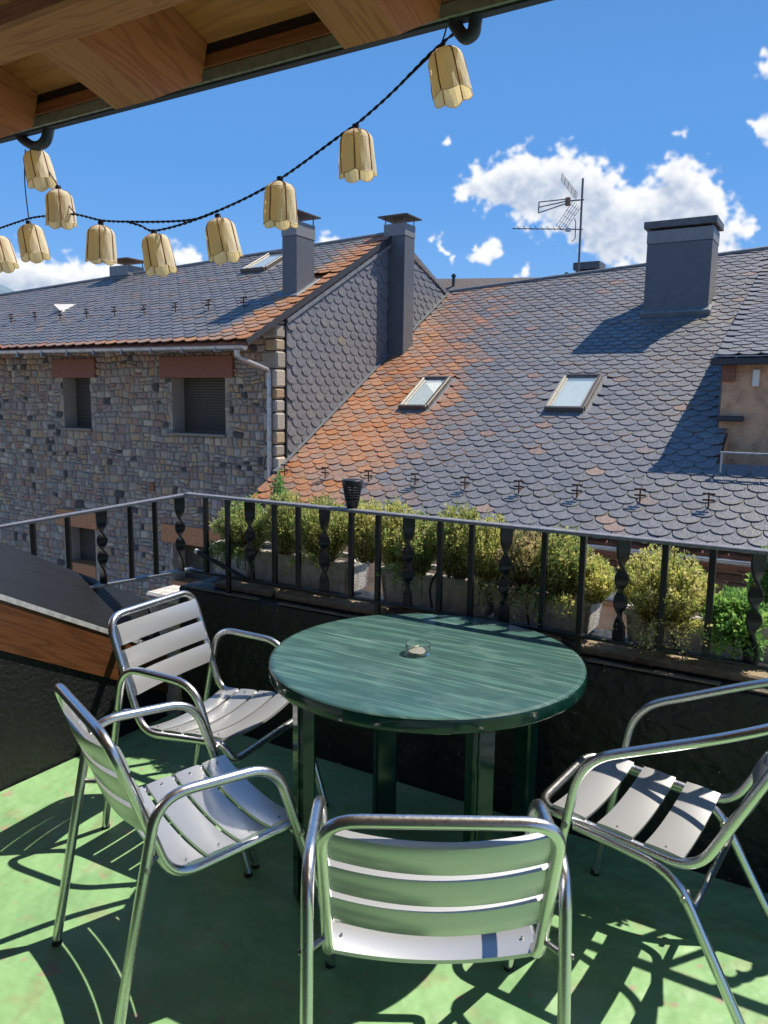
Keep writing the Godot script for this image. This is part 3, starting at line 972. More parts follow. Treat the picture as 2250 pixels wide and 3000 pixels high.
	var q3 := vp + ud * 0.5 + xd * 0.1
	g.trio(q2, q1, q3, vp - V); g.trio(q2, q0, q3, vp - V); g.trio(q0, q1, q2, vp + ud)
	put(g, "roof_vent", M.vent_pale, roof)
	# gable slates
	var gab := sub("gable_cladding", h)
	var zs := FZ - 0.24
	slates(gab, Vector3(GX, -0.3, zs), Vector3(0, 0, -1), Vector3(0, 1, 0), 6.6,
		func(x: float) -> float: return (minf(2.529 + 0.534 * (x + 1.11), 5.12 - 0.39 * maxf(0.0, x - 3.86)) - 0.10 + 0.3),
		func(x: float, s: float) -> bool: return s < 0.3 + 0.40 + 0.582 * x - 0.25 or (x > 3.48 and x < 4.0 and s > 1.0),
		func(x: float, s: float) -> int: return [0, 2, 2, 0, 2, 3][rng.randi_range(0, 5)] if rng.randf() > 0.004 else 4,
		func(x: float, s: float) -> float: return 0.0, 103, 300)
	g = Geo.new()
	box(g, Vector3(GX - 0.02, -0.5, zs - 0.02), Vector3(GX + 0.034, 3.05, zs + 0.012), 0.004)
	put(g, "corner_trim", M.dark_trim, gab)
	chimney(h, Vector3(GX - 0.1, -0.5, -14.94), Vector3(-8.2, 5.26, -14.5), 0.25, 0.025, 0.10, 0.11, 0.13, M.cap)
	# gutter and downpipe
	g = Geo.new()
	gutter(g, Vector3(-21.9, 2.535, -9.83), Vector3(-8.52, 2.44, -9.83), 0.065)
	put(g, "gutter", M.zinc_light, h)
	g = Geo.new()
	tube(g, fillet([Vector3(-8.72, 2.42, -9.85), Vector3(-8.72, 2.27, -9.86), Vector3(-8.70, 2.08, -10.66), Vector3(-8.70, -4.0, -10.66)], 0.07, 5), 0.043, 10)
	put(g, "downpipe", M.zinc_light, h)
	for k in 12:
		var x := -17.5 + k * 0.76
		g = Geo.new()
		box(g, Vector3(x, 2.36, -9.9), Vector3(x + 0.03, 2.50 - k * 0.005, -9.762), 0.0)
		put(g, "gutter_bracket", M.zinc, h)

func gutter(g: Geo, a: Vector3, b: Vector3, r: float) -> void:
	var xd := (b - a).normalized()
	var zd := xd.cross(V).normalized()
	if zd.z < 0: zd = -zd
	for k in 8:
		var a0 := PI + PI * k / 8.0
		var a1 := PI + PI * (k + 1) / 8.0
		var n0 := zd * cos(a0) + V * sin(a0)
		var n1 := zd * cos(a1) + V * sin(a1)
		g.trin(a + n0 * r, b + n0 * r, b + n1 * r, n0, n0, n1)
		g.trin(a + n0 * r, b + n1 * r, a + n1 * r, n0, n1, n1)
		var ri := r - 0.006
		g.trin(a + n0 * ri, b + n0 * ri, b + n1 * ri, -n0, -n0, -n1)
		g.trin(a + n0 * ri, b + n1 * ri, a + n1 * ri, -n0, -n1, -n1)
		g.trio(a, a + n0 * r, a + n1 * r, b); g.trio(b, b + n0 * r, b + n1 * r, a)
	tube(g, [a + zd * r, b + zd * r], 0.010, 6)

# ------------------------------------------------------------------ the slate-roofed house opposite
func make_slate_house() -> void:
	var h := thing("slate_house", "house with wide fish-scale slate roof, rusty along its left edge", "house")
	var roof := sub("roof", h)
	var o := Vector3(GX, -0.17, -9.887)
	var ud := Vector3(0, 0.503, -0.864)
	var xd := Vector3(1, 0, 0)
	var nr := Vector3(0, 0.864, 0.503)
	var across := 9.8
	var top := func(x: float) -> float: return 8.70 + x * 0.18
	var g := Geo.new()   # deck in pieces round the roof terrace
	var deck := func(x0: float, x1: float, s0: float, s1: Callable) -> void:
		prism(g, [o + xd * x0 + ud * s0 - nr * 0.03, o + xd * x1 + ud * s0 - nr * 0.03, o + xd * x1 + ud * s1.call(x1) - nr * 0.03, o + xd * x0 + ud * s1.call(x0) - nr * 0.03], -nr * 0.08)
	var ox := 7.14   # left edge of the opening
	deck.call(0.0, ox, 0.0, top)
	deck.call(ox, across, 0.0, func(_x: float) -> float: return 1.62)
	deck.call(ox, across, 2.76, top)
	put(g, "deck", M.lintel, roof)
	g = Geo.new()
	prism(g, [o + ud * 8.7, o + xd * across + ud * top.call(across), o + xd * across + Vector3(0, 2.2, -15.5), o + Vector3(0, 2.2, -15.0)], Vector3(0, -0.1, 0))
	put(g, "far_slope", M.rear_roof, roof)
	var sp := noise(81, 0.55, 4)
	var sp2 := noise(82, 2.2, 3)
	slates(roof, o, xd, ud, across, top,
		func(x: float, s: float) -> bool:
			if x > ox - 0.02 and s > 1.58 and s < 2.78: return true
			if x > 6.95 and s > 2.78 and s < 9.3: return true      # under the dormer
			if x > 1.33 and x < 2.10 and s > 3.05 and s < 4.25: return true
			if x > 4.16 and x < 4.96 and s > 3.1 and s < 4.3: return true
			if x > 5.04 and x < 6.22 and s > 6.75 and s < 7.35: return true
			return false,
		func(x: float, s: float) -> int:
			var width := 1.95 - 0.06 * s + sp.get_noise_2d(x * 1.5, s * 1.5) * 1.2
			var k := smoothstep(width + 1.3, width - 1.0, x) * (0.80 + 0.35 * sp2.get_noise_2d(x * 0.9 + 20.0, s * 0.9))
			k = maxf(k, smoothstep(0.3, 0.55, sp2.get_noise_2d(x * 0.7, s * 0.7)) * 0.12)
			k *= 1.0 - 0.60 * smoothstep(5.2, 8.0, s)
			k = maxf(k, 0.75 * smoothstep(0.85, 0.3, absf(x - 1.75) + absf(s - 3.5) * 0.45 - 0.3))
			if k > 0.08: return slate_tone(k * 0.95)
			if rng.randf() < 0.35 * smoothstep(0.9, 0.2, absf(x - 6.2) * 0.7 + absf(s - 6.3)): return 4
			if rng.randf() < 0.015: return 6
			return rng.randi_range(0, 3),
		func(x: float, s: float) -> float: return 0.20 + 0.45 * smoothstep(4.5, 1.0, x) + 0.25 * sp2.get_noise_2d(x, s), 105)
	g = Geo.new()
	tube(g, [o + ud * 8.72 + nr * 0.03, o + xd * across + ud * (top.call(across) + 0.02) + nr * 0.03], 0.05, 6)
	put(g, "ridge_cap", M.lead, roof)
	g = Geo.new()   # flashing against the stone house
	var fa := o + nr * 0.05 + ud * 0.9
	prism(g, [fa - xd * 0.02, fa + xd * 0.10, fa + xd * 0.10 + ud * 7.7, fa - xd * 0.02 + ud * 7.7], nr * 0.012)
	put(g, "valley_flashing", M.lead, roof)
	for i in 9:
		snow_guard(roof, o + xd * (0.295 + i * 0.86) + ud * 0.84, xd, ud, nr)
	skylight(roof, o, xd, ud, nr, 1.46, 1.98, 3.17, 4.22)
	skylight(roof, o, xd, ud, nr, 4.27, 4.87, 3.20, 4.28)
	# big chimney
	chimney(h, Vector3(-3.56, 2.8, -16.5), Vector3(-2.385, 4.87, -15.75), 0.24, 0.13, 0.0, 0.065, 0.035, M.cap)
	g = Geo.new()
	box(g, Vector3(-0.64, -0.02, -0.30), Vector3(0.64, 0.14, -0.04), 0.02, Transform3D(Basis(xd, nr, -ud), Vector3(-2.97, 0, 0) + Vector3(0, -0.17 + 0.503 * 6.70, -9.887 - 0.864 * 6.70)))
	put(g, "chimney_flashing", M.lead, roof)
	# shed dormer over the roof terrace
	var dm := sub("dormer", h)
	var T := Vector3(-1.69, 2.27, -12.14)
	var du := Vector3(0, 0.3552, -0.9348)
	var dn := Vector3(0, 0.9348, 0.3552)
	g = Geo.new()
	prism(g, [T - dn * 0.02, T + xd * 3.0 - dn * 0.02, T + xd * 3.0 + du * 6.0 - dn * 0.02, T + du * 6.0 - dn * 0.02], -dn * 0.09)
	put(g, "dormer_deck", M.dark_trim, dm)
	slates(dm, T + dn * 0.005, xd, du, 3.0, func(_x: float) -> float: return 5.95, func(_x: float, _s: float) -> bool: return false,
		func(_x: float, _s: float) -> int: return rng.randi_range(0, 3), func(_x: float, _s: float) -> float: return 0.1, 107, 150)
	g = Geo.new()
	box(g, Vector3(-1.74, 2.16, -12.17), Vector3(1.3, 2.26, -12.06), 0.01)
	put(g, "dormer_gutter", M.dark_trim, dm)
	g = Geo.new()
	box(g, Vector3(-1.75, 2.275, -12.11), Vector3(1.3, 2.29, -12.05), 0.0)
	put(g, "drip_edge", M.zinc, dm)
	g = Geo.new()
	box(g, Vector3(-1.59, -0.2, -12.5), Vector3(1.3, 2.17, -12.28))
	put(g, "stucco_wall", M.stucco, dm)
	g = Geo.new()   # cheek
	prism(g, [Vector3(-1.62, 0.9, -12.3), Vector3(-1.62, 2.20, -12.3), Vector3(-1.62, 4.25, -17.6)], Vector3(0.05, 0, 0))
	put(g, "cheek", M.chimney, dm)
	g = Geo.new()
	prism(g, [Vector3(-1.60, 0.0, -12.3), Vector3(-1.60, 1.15, -12.3), Vector3(-1.60, 0.55, -11.25), Vector3(-1.60, 0.0, -11.25)], Vector3(0.14, 0, 0))
	box(g, Vector3(-1.47, 0.0, -12.3), Vector3(1.3, 0.12, -11.2))
	box(g, Vector3(-1.47, 0.0, -11.26), Vector3(1.3, 0.56, -11.2))
	put(g, "terrace_recess", M.stucco, dm)
	g = Geo.new()
	box(g, Vector3(-1.62, 1.36, -12.29), Vector3(-1.26, 1.44, -12.15), 0.01)
	put(g, "ledge", M.dark_trim, dm)
	g = Geo.new()
	box(g, Vector3(-1.59, 1.93, -12.3), Vector3(-1.42, 2.165, -12.2), 0.006)
	put(g, "beam_end", M.lintel, dm)
	g = Geo.new()
	box(g, Vector3(-1.19, 1.86, -12.29), Vector3(-1.10, 2.10, -12.22), 0.01)
	put(g, "wall_lamp", M.white_plastic, dm)
	g = Geo.new()
	tube(g, [Vector3(-1.42, 0.955, -11.3), Vector3(1.3, 0.955, -11.3)], 0.016, 8)
	put(g, "rail", M.zinc_light, dm)
	g = Geo.new()
	tube(g, [Vector3(-1.47, 0.63, -11.3), Vector3(1.3, 0.63, -11.3)], 0.014, 8)
	put(g, "rail", M.zinc_light, dm)
	for x in [-1.40, -0.2, 1.0]:
		g = Geo.new()
		tube(g, [Vector3(x, 0.45, -11.3), Vector3(x, 0.955, -11.3)], 0.016, 8)
		put(g, "rail_post", M.zinc_light, dm)
	# wall under the eave, gutter
	g = Geo.new()
	box(g, Vector3(GX, -6.0, -10.5), Vector3(1.2, -0.25, -10.2))
	put(g, "wall", M.stucco, h)
	rng.seed = 33
	var bw := sub("brick_band", h)
	var bm := [mat(Color(0.16, 0.085, 0.05), 0.9, 0.0, M.stone_tex, 2.0, M.rough_n, 1.0), mat(Color(0.21, 0.12, 0.075), 0.9, 0.0, M.stone_tex, 2.0, M.rough_n, 1.0), mat(Color(0.12, 0.07, 0.045), 0.9, 0.0, M.stone_tex, 2.0, M.rough_n, 1.0)]
	for r in 6:
		var x := -3.6 + (0.13 if r % 2 else 0.0)
		while x < 0.6:
			var w := rng.randf_range(0.22, 0.34)
			g = Geo.new()
			box(g, Vector3(x + 0.008, -0.98 + r * 0.105, -10.22), Vector3(x + w - 0.008, -0.89 + r * 0.105, -10.2 + rng.randf_range(0.02, 0.045)), 0.012)
			put(g, "stone", bm[rng.randi_range(0, 2)], bw)
			x += w
	g = Geo.new()
	gutter(g, Vector3(GX + 0.05, -0.225, -9.86), Vector3(1.2, -0.245, -9.86), 0.062)
	put(g, "gutter", M.zinc_light, h)
	g = Geo.new()
	box(g, Vector3(GX, -0.36, -10.2), Vector3(1.2, -0.26, -9.93))
	put(g, "soffit", M.lintel, h)
	var sgn := thing("window_box", "small orange wooden box frame on the wall below the gutter", "frame", Vector3(-2.45, -0.92, -10.12))
	g = Geo.new()
	box(g, Vector3(-0.13, -0.16, -0.06), Vector3(0.13, -0.08, 0.06), 0.006)
	box(g, Vector3(-0.13, -0.08, -0.06), Vector3(-0.09, 0.18, 0.06), 0.006)
	put(g, "frame", M.lintel_orange, sgn)
	g = Geo.new()
	box(g, Vector3(-0.09, -0.08, 0.0), Vector3(0.13, 0.18, 0.03))
	put(g, "panel", M.zinc_light, sgn)

func make_background() -> void:
	# roof behind the ridge
	var h := thing("rear_house", "far low roof just above the ridge, brownish slate", "house")
	var g := Geo.new()
	prism(g, [Vector3(-16.0, 3.6, -19.0), Vector3(-4.0, 3.6, -19.0), Vector3(-4.0, 4.97, -22.0), Vector3(-16.0, 5.62, -22.0)], Vector3(0, -0.1, 0))
	put(g, "roof", M.rear_roof, h)
	g = Geo.new()
	prism(g, [Vector3(-16.0, 5.60, -22.0), Vector3(-4.0, 4.95, -22.0), Vector3(-4.0, 3.6, -25.0), Vector3(-16.0, 3.6, -25.0)], Vector3(0, -0.1, 0))
	put(g, "far_slope", M.rear_roof, h)
	g = Geo.new()
	box(g, Vector3(-15.9, -6, -24.9), Vector3(-4.1, 3.55, -19.1))
	put(g, "wall", M.render_wall, h)
	for p in [Vector3(-10.5, 5.2, -21.6), Vector3(-7.02, 5.0, -21.6)]:
		g = Geo.new()
		tube(g, [p - V * 0.3, p + V * 0.12], 0.05, 8)
		tube(g, [p + V * 0.12, p + V * 0.2], 0.09, 8, false, 1.0, 0.04)
		put(g, "vent_pipe", M.antenna_dark, h)
	chimney(h, Vector3(-6.85, 4.2, -22.4), Vector3(-6.25, 5.27, -21.9), 0.2, 0.2, 0.0, 0.07, 0.02, M.cap)
	g = Geo.new()
	box(g, Vector3(-5.68, 4.6, -22.2), Vector3(-5.38, 5.16, -21.9), 0.02)
	g.trio(Vector3(-5.75, 5.16, -21.85), Vector3(-5.31, 5.16, -21.85), Vector3(-5.53, 5.3, -22.05), Vector3(-5.53, 5.0, -22.05))
	g.trio(Vector3(-5.75, 5.16, -22.25), Vector3(-5.31, 5.16, -22.25), Vector3(-5.53, 5.3, -22.05), Vector3(-5.53, 5.0, -22.05))
	put(g, "vent_cowl", M.antenna_dark, h)
	# antenna
	var a := thing("tv_antenna", "thin metal television antenna mast with two arrays behind the ridge", "antenna", Vector3(-6.19, 4.2, -20.0))
	g = Geo.new()
	tube(g, [Vector3(0, 0, 0), Vector3(0, 3.0, 0)], 0.028, 8)
	put(g, "mast", M.antenna, a)
	g = Geo.new()   # long boom with short rods
	tube(g, [Vector3(0.06, 1.76, 0), Vector3(-1.83, 1.96, 0.02)], 0.014, 6)
	put(g, "boom", M.antenna_dark, a)
	for k in 9:
		var q := Vector3(0.06, 1.76, 0).lerp(Vector3(-1.83, 1.96, 0.02), 0.22 + 0.085 * k)
		g = Geo.new()
		tube(g, [q - Vector3(0.03, 0, 0.12), q + Vector3(0.0, 0.05, 0.12)], 0.008, 5)
		put(g, "rod", M.antenna_dark, a)
	g = Geo.new()
	tube(g, [Vector3(-0.20, 1.48, 0.05), Vector3(-0.13, 1.55, 0), Vector3(-0.13, 1.95, 0), Vector3(-0.17, 2.05, 0)], 0.012, 6)
	put(g, "reflector", M.antenna_dark, a)
	g = Geo.new()
	box(g, Vector3(-0.38, 1.74, -0.04), Vector3(-0.26, 1.84, 0.04), 0.01)
	put(g, "clamp_box", M.zinc_light, a)
	g = Geo.new()   # three-bar director
	tube(g, [Vector3(0.06, 2.48, 0), Vector3(-0.45, 2.50, 0)], 0.018, 6)
	for y in [2.55, 2.42, 2.28]:
		tube(g, [Vector3(-0.35, 2.50 + (y - 2.42) * 0.35, 0), Vector3(-1.12, y, 0.03)], 0.015, 6)
	tube(g, [Vector3(-1.12, 2.56, 0.03), Vector3(-1.12, 2.27, 0.03)], 0.016, 6)
	put(g, "director", M.antenna, a)
	g = Geo.new()
	box(g, Vector3(-0.42, 2.38, -0.05), Vector3(-0.30, 2.58, 0.05), 0.01)
	put(g, "junction_box", M.cap_rust, a)
	for s in [1.0, -1.0]:   # two grid reflectors in a V
		g = Geo.new()
		var r0 := Vector3(-0.06, 2.48, 0)
		var dirv := Vector3(-0.62, 0.78 * s, 0.0).normalized() if s > 0 else Vector3(-0.58, -0.80, 0.0).normalized()
		var sid := Vector3(0.35 * s, 0.25, 0.9).normalized()
		for k in range(-2, 3):
			tube(g, [r0 + sid * 0.085 * k + dirv * 0.1, r0 + sid * 0.085 * k + dirv * 0.80], 0.007, 5)
		for k in 5:
			tube(g, [r0 + dirv * (0.2 + 0.15 * k) - sid * 0.17, r0 + dirv * (0.2 + 0.15 * k) + sid * 0.17], 0.006, 5)
		put(g, "grid", M.antenna, a)
	# far hill
	g = Geo.new()
	var hn := noise(3, 0.004, 4)
	var rows := []
	for i in 41:
		var az := deg_to_rad(-95.0 + i * 2.0)
		var el := 7.6 * smoothstep(-46.0, -58.5, rad_to_deg(az)) + 0.9 * hn.get_noise_1d(i * 40.0)
		var R := 2400.0
		rows.append([Vector3(sin(az) * R * 0.55, -60.0, -cos(az) * R * 0.55), Vector3(sin(az) * R * 0.8, tan(deg_to_rad(el)) * R * 0.55, -cos(az) * R * 0.8), Vector3(sin(az) * R, tan(deg_to_rad(maxf(el, 0.5))) * R, -cos(az) * R)])
	for i in 40:
		for k in 2:
			g.quado(rows[i][k], rows[i + 1][k], rows[i + 1][k + 1], rows[i][k + 1], Vector3(0, -5000, 0))
	var hill := put(g, "hill", M.hill, self)
	hill.set_meta("kind", "structure")
	tag(hill, "blue wooded mountain slope far off at the left")
	g = Geo.new()
	box(g, Vector3(-1500, -6.4, -1500), Vector3(1500, -6.0, 1500))
	var st := put(g, "street", M.street, self)
	st.set_meta("kind", "structure")
	tag(st, "asphalt street far below the terrace")

# ------------------------------------------------------------------ terrace
# geometry given in world places, kept in a node turned by X so that grain runs along its own x axis
func put_in(g: Geo, called: String, m: Material, parent: Node3D, X: Transform3D) -> MeshInstance3D:
	var inv := X.affine_inverse()
	for i in g.v.size():
		g.v[i] = inv * g.v[i]
		g.n[i] = (inv.basis * g.n[i]).normalized()
	return put(g, called, m, parent, X)

func grain(m: StandardMaterial3D, sx: float, sy: float) -> void:
	m.uv1_triplanar = true
	m.uv1_world_triplanar = false
	m.uv1_scale = Vector3(sx, sy, sy)

func sweep(g: Geo, pts: Array, wd: Array, td: Array, w: float, t: float, ch := 0.003) -> void:
	var rings := []
	for i in pts.size():
		var a: Vector3 = wd[i]
		var b: Vector3 = td[i]
		var ring := []
		for q in [[-1, -1, 1, 0], [-1, -1, 0, 1], [-1, 1, 0, -1], [-1, 1, 1, 0], [1, 1, -1, 0], [1, 1, 0, -1], [1, -1, 0, 1], [1, -1, -1, 0]]:
			ring.append((pts[i] as Vector3) + a * (q[0] * w * 0.5 + q[2] * ch) + b * (q[1] * t * 0.5 + q[3] * ch))
		rings.append(ring)
	for i in pts.size() - 1:
		for k in 8:
			var k2 := (k + 1) % 8
			var nn := []
			for j in [i, i + 1]:
				var q0: Vector3 = pts[maxi(j - 1, 0)]
				var q1: Vector3 = pts[mini(j + 1, pts.size() - 1)]
				var e: Vector3 = rings[j][k2] - rings[j][k]
				var m := (q1 - q0).cross(e).normalized()
				var mid: Vector3 = (rings[j][k] + rings[j][k2]) * 0.5 - pts[j]
				nn.append(m if m.dot(mid) > 0.0 else -m)
			g.trin(rings[i][k], rings[i][k2], rings[i + 1][k2], nn[0], nn[0], nn[1])
			g.trin(rings[i][k], rings[i + 1][k2], rings[i + 1][k], nn[0], nn[1], nn[1])
	for e in [0, pts.size() - 1]:
		var q: Vector3 = pts[1] if e == 0 else pts[pts.size() - 2]
		for k in range(1, 7):
			g.trio(rings[e][0], rings[e][k], rings[e][k + 1], q)

func make_terrace() -> void:
	var g := Geo.new()
	box(g, Vector3(-2.8, -0.25, -2.66), Vector3(3.2, 0.0, 2.0))
	var fl := put(g, "floor", M.floor, self)
	tag(fl, "green painted terrace floor with worn and dirty patches", "", "", "structure")
	# parapet
	var pw := thing("parapet_wall", "low black painted parapet wall below the iron railing", "wall")
	pw.set_meta("kind", "thing")
	g = Geo.new()
	box(g, Vector3(-2.74, -4.0, -3.08), Vector3(3.2, 0.672, -2.644), 0.012)
	put(g, "wall", M.black_wall, pw)
	rng.seed = 17
	# broken edge of pale render along the top
	var cn := noise(19, 3.0, 4)
	for seg in [[-2.70, -2.25], [-2.12, -1.66], [-0.72, -0.30], [-0.24, 0.35], [0.5, 1.3]]:
		g = Geo.new()
		var x: float = seg[0]
		while x < seg[1]:
			var x2: float = x + 0.022
			var w0: float = 0.012 + 0.028 * (cn.get_noise_1d(x) + 0.5) + 0.006 * rng.randf()
			var w1: float = 0.012 + 0.028 * (cn.get_noise_1d(x2) + 0.5) + 0.006 * rng.randf()
			prism(g, [Vector3(x, 0.6722, -2.6425), Vector3(x2, 0.6722, -2.6425), Vector3(x2, 0.6722, -2.6425 - w1), Vector3(x, 0.6722, -2.6425 - w0)], Vector3(0, 0.0035 + 0.002 * rng.randf(), 0))
			x = x2
		put(g, "render_crust", M.mortar_pale, pw)
	# old boards under the railing foot
	var spans := [[-2.56, -2.21], [-2.19, -1.62], [-1.50, -0.86], [-0.78, 0.06], [0.08, 0.9]]
	for s in spans:
		g = Geo.new()
		var zz := rng.randf_range(-0.006, 0.006)
		box(g, Vector3(s[0], 0.673, -2.80 + zz), Vector3(s[1], 0.700 + rng.randf_range(0, 0.006), -2.705 + zz), 0.006)
		put(g, "board", M.plank, pw)
	# corner pier
	var cp := thing("corner_pier", "small grey concrete pier at the left end of the parapet", "pier", Vector3(-2.86, 0, -2.72))
	g = Geo.new()
	box(g, Vector3(-0.09, -3.0, -0.10), Vector3(0.10, 0.57, 0.06), 0.02)
	put(g, "shaft", M.concrete, cp)
	g = Geo.new()
	box(g, Vector3(-0.11, 0.57, -0.12), Vector3(0.115, 0.61, 0.08), 0.012)
	put(g, "cap", M.concrete, cp)
	# left side: black wall carrying a sloping beam
	var sw := thing("side_wall", "dark side wall topped by a sloping brown beam with black sloped cover", "wall")
	sw.set_meta("kind", "thing")
	var hb := func(z: float) -> float: return 0.797 + (z + 1.764) * 0.5365
	g = Geo.new()
	var zn := 0.4
	var zf := -2.62
	prism(g, [Vector3(-2.81, -0.25, zn), Vector3(-2.81, -0.25, zf), Vector3(-2.81, hb.call(zf) - 0.17, zf), Vector3(-2.81, hb.call(zn) - 0.17, zn)], Vector3(-0.2, 0, 0))
	put(g, "wall", M.black_plain, sw)
	grain(M.wood_brown, 0.6, 2.6)
	grain(M.wood_black, 0.7, 3.5)
	var sl := Vector3(0, 0.4728, 0.8812)
	var BX := Transform3D(Basis(sl, Vector3(1, 0, 0), sl.cross(Vector3(1, 0, 0))), Vector3(-2.8, 0.8, -1.7))
	g = Geo.new()
	prism(g, [Vector3(-2.80, hb.call(zn), zn), Vector3(-2.80, hb.call(zf), zf), Vector3(-2.80, hb.call(zf) - 0.222, zf), Vector3(-2.80, hb.call(zn) - 0.222, zn)], Vector3(-0.16, 0, 0))
	put_in(g, "beam", M.wood_brown, sw, BX)
	g = Geo.new()
	var up := 0.245
	prism(g, [Vector3(-2.799, hb.call(zn) + 0.004, zn), Vector3(-2.799, hb.call(zf) + 0.004, zf), Vector3(-2.945, hb.call(zf) + up, zf), Vector3(-2.945, hb.call(zn) + up, zn)], Vector3(-0.03, -0.05, 0))
	put_in(g, "cover_board", M.wood_black, sw, BX)
	g = Geo.new()
	prism(g, [Vector3(-2.795, hb.call(zn) + 0.012, zn), Vector3(-2.795, hb.call(zf) + 0.012, zf), Vector3(-2.795, hb.call(zf) - 0.012, zf), Vector3(-2.795, hb.call(zn) - 0.012, zn)], Vector3(-0.012, 0, 0))
	put(g, "metal_strip", M.strip, sw)
	make_railing()
	make_planters()

func flat_bar(a: Vector3, b: Vector3, side: Vector3, w: float, t: float) -> Geo:
	var g := Geo.new()
	var d := (b - a).normalized()
	var s := (side - d * side.dot(d)).normalized()
	var u := s.cross(d).normalized()
	sweep(g, [a, b], [s, s], [u, u], w, t, 0.002)
	return g

func twisted_bar(a: Vector3, b: Vector3, phase: float) -> Geo:
	var g := Geo.new()
	var pts := []
	var wd := []
	var td := []
	for i in 37:
		var u := i / 36.0
		var tw := phase + smoothstep(0.08, 0.94, u) * PI * 2.7
		pts.append(a.lerp(b, u))
		wd.append(Vector3(cos(tw), 0, sin(tw)))
		td.append(Vector3(-sin(tw), 0, cos(tw)))
	sweep(g, pts, wd, td, 0.050, 0.011, 0.003)
	return g

func make_railing() -> void:
	var r := thing("railing", "black wrought iron railing with twisted bars on the parapet", "railing")
	var Z := -2.668
	var c := Vector3(-2.678, 1.126, -2.69)
	var e := Vector3(-3.30, 0.970, -1.70)
	put(flat_bar(Vector3(-2.69, 1.126, Z), Vector3(2.6, 1.126, Z), Vector3(0, 0, 1), 0.042, 0.013), "top_rail", M.iron_rail, r)
	put(flat_bar(c, e, Vector3(1, 0, 0.5), 0.042, 0.013), "top_rail", M.iron_rail, r)
	put(flat_bar(Vector3(-2.66, 0.754, Z), Vector3(2.6, 0.754, Z), Vector3(0, 0, 1), 0.030, 0.012), "bottom_rail", M.iron, r)
	var cb := c - V * 0.371
	var eb := e - V * 0.318
	put(flat_bar(cb, eb, Vector3(1, 0, 0.5), 0.045, 0.014), "bottom_rail", M.iron_rail, r)
	rng.seed = 23
	var i := 0
	var xs := [-2.567, -2.430, -2.295, -2.152, -2.020, -1.880, -1.742, -1.610, -1.467, -1.325, -1.190, -1.050, -0.901, -0.760, -0.620, -0.481, -0.333, -0.198]
	for k in 18: xs.append(-0.058 + k * 0.1405)
	for x in xs:
		if i % 3 == 2:
			put(twisted_bar(Vector3(x, 0.754, Z), Vector3(x, 1.122, Z), 0.2 + rng.randf_range(-0.25, 0.25)), "twisted_bar", M.iron, r)
		else:
			put(flat_bar(Vector3(x, 0.674 if i % 6 == 1 else 0.754, Z), Vector3(x, 1.121, Z), Vector3(0, 0, 1), 0.021, 0.021), "bar", M.iron, r)
		i += 1
	var k := 0
	for t in [0.050, 0.150, 0.246, 0.355, 0.479, 0.602]:
		var p := c.lerp(e, t)
		var q := cb.lerp(eb, t)
		if k == 0 or k == 3:
			put(twisted_bar(q, p, 0.2 + k), "twisted_bar", M.iron, r)
		else:
			put(flat_bar(q, p, Vector3(0.5, 0, 1), 0.021, 0.021), "bar", M.iron, r)
		k += 1

func trough(label: String, x0: float, x1: float, y0: float, y1: float) -> void:
	var p := thing("planter_box", label, "planter", Vector3((x0 + x1) * 0.5, y0, -2.96), 0.0, "concrete planters outside the railing")
	var w := (x1 - x0) * 0.5
	var h := y1 - y0
	var g := Geo.new()
	# tapered walls
	var d := 0.095
	for s in [-1.0, 1.0]:
		prism(g, [Vector3(-w + 0.012, 0, s * (d - 0.012)), Vector3(w - 0.012, 0, s * (d - 0.012)), Vector3(w, h, s * d), Vector3(-w, h, s * d)], Vector3(0, 0, -s * 0.018))
		prism(g, [Vector3(s * (w - 0.012), 0, -d + 0.012), Vector3(s * (w - 0.012), 0, d - 0.012), Vector3(s * w, h, d), Vector3(s * w, h, -d)], Vector3(-s * 0.018, 0, 0))
	box(g, Vector3(-w + 0.014, 0, -d + 0.014), Vector3(w - 0.014, 0.02, d - 0.014))
	put(g, "trough", M.concrete, p)
	g = Geo.new()
	for s in [-1.0, 1.0]:
		box(g, Vector3(-w - 0.006, h - 0.028, s * d - 0.010), Vector3(w + 0.006, h, s * d + 0.010), 0.004)
		box(g, Vector3(s * w - 0.010, h - 0.0285, -d + 0.0101), Vector3(s * w + 0.010, h - 0.0005, d - 0.0101), 0.004)
	put(g, "rim", M.concrete, p)
	g = Geo.new()
	box(g, Vector3(-w + 0.018, 0.02, -d + 0.018), Vector3(w - 0.018, h - 0.02, d - 0.018))
	put(g, "soil", M.soil, p)

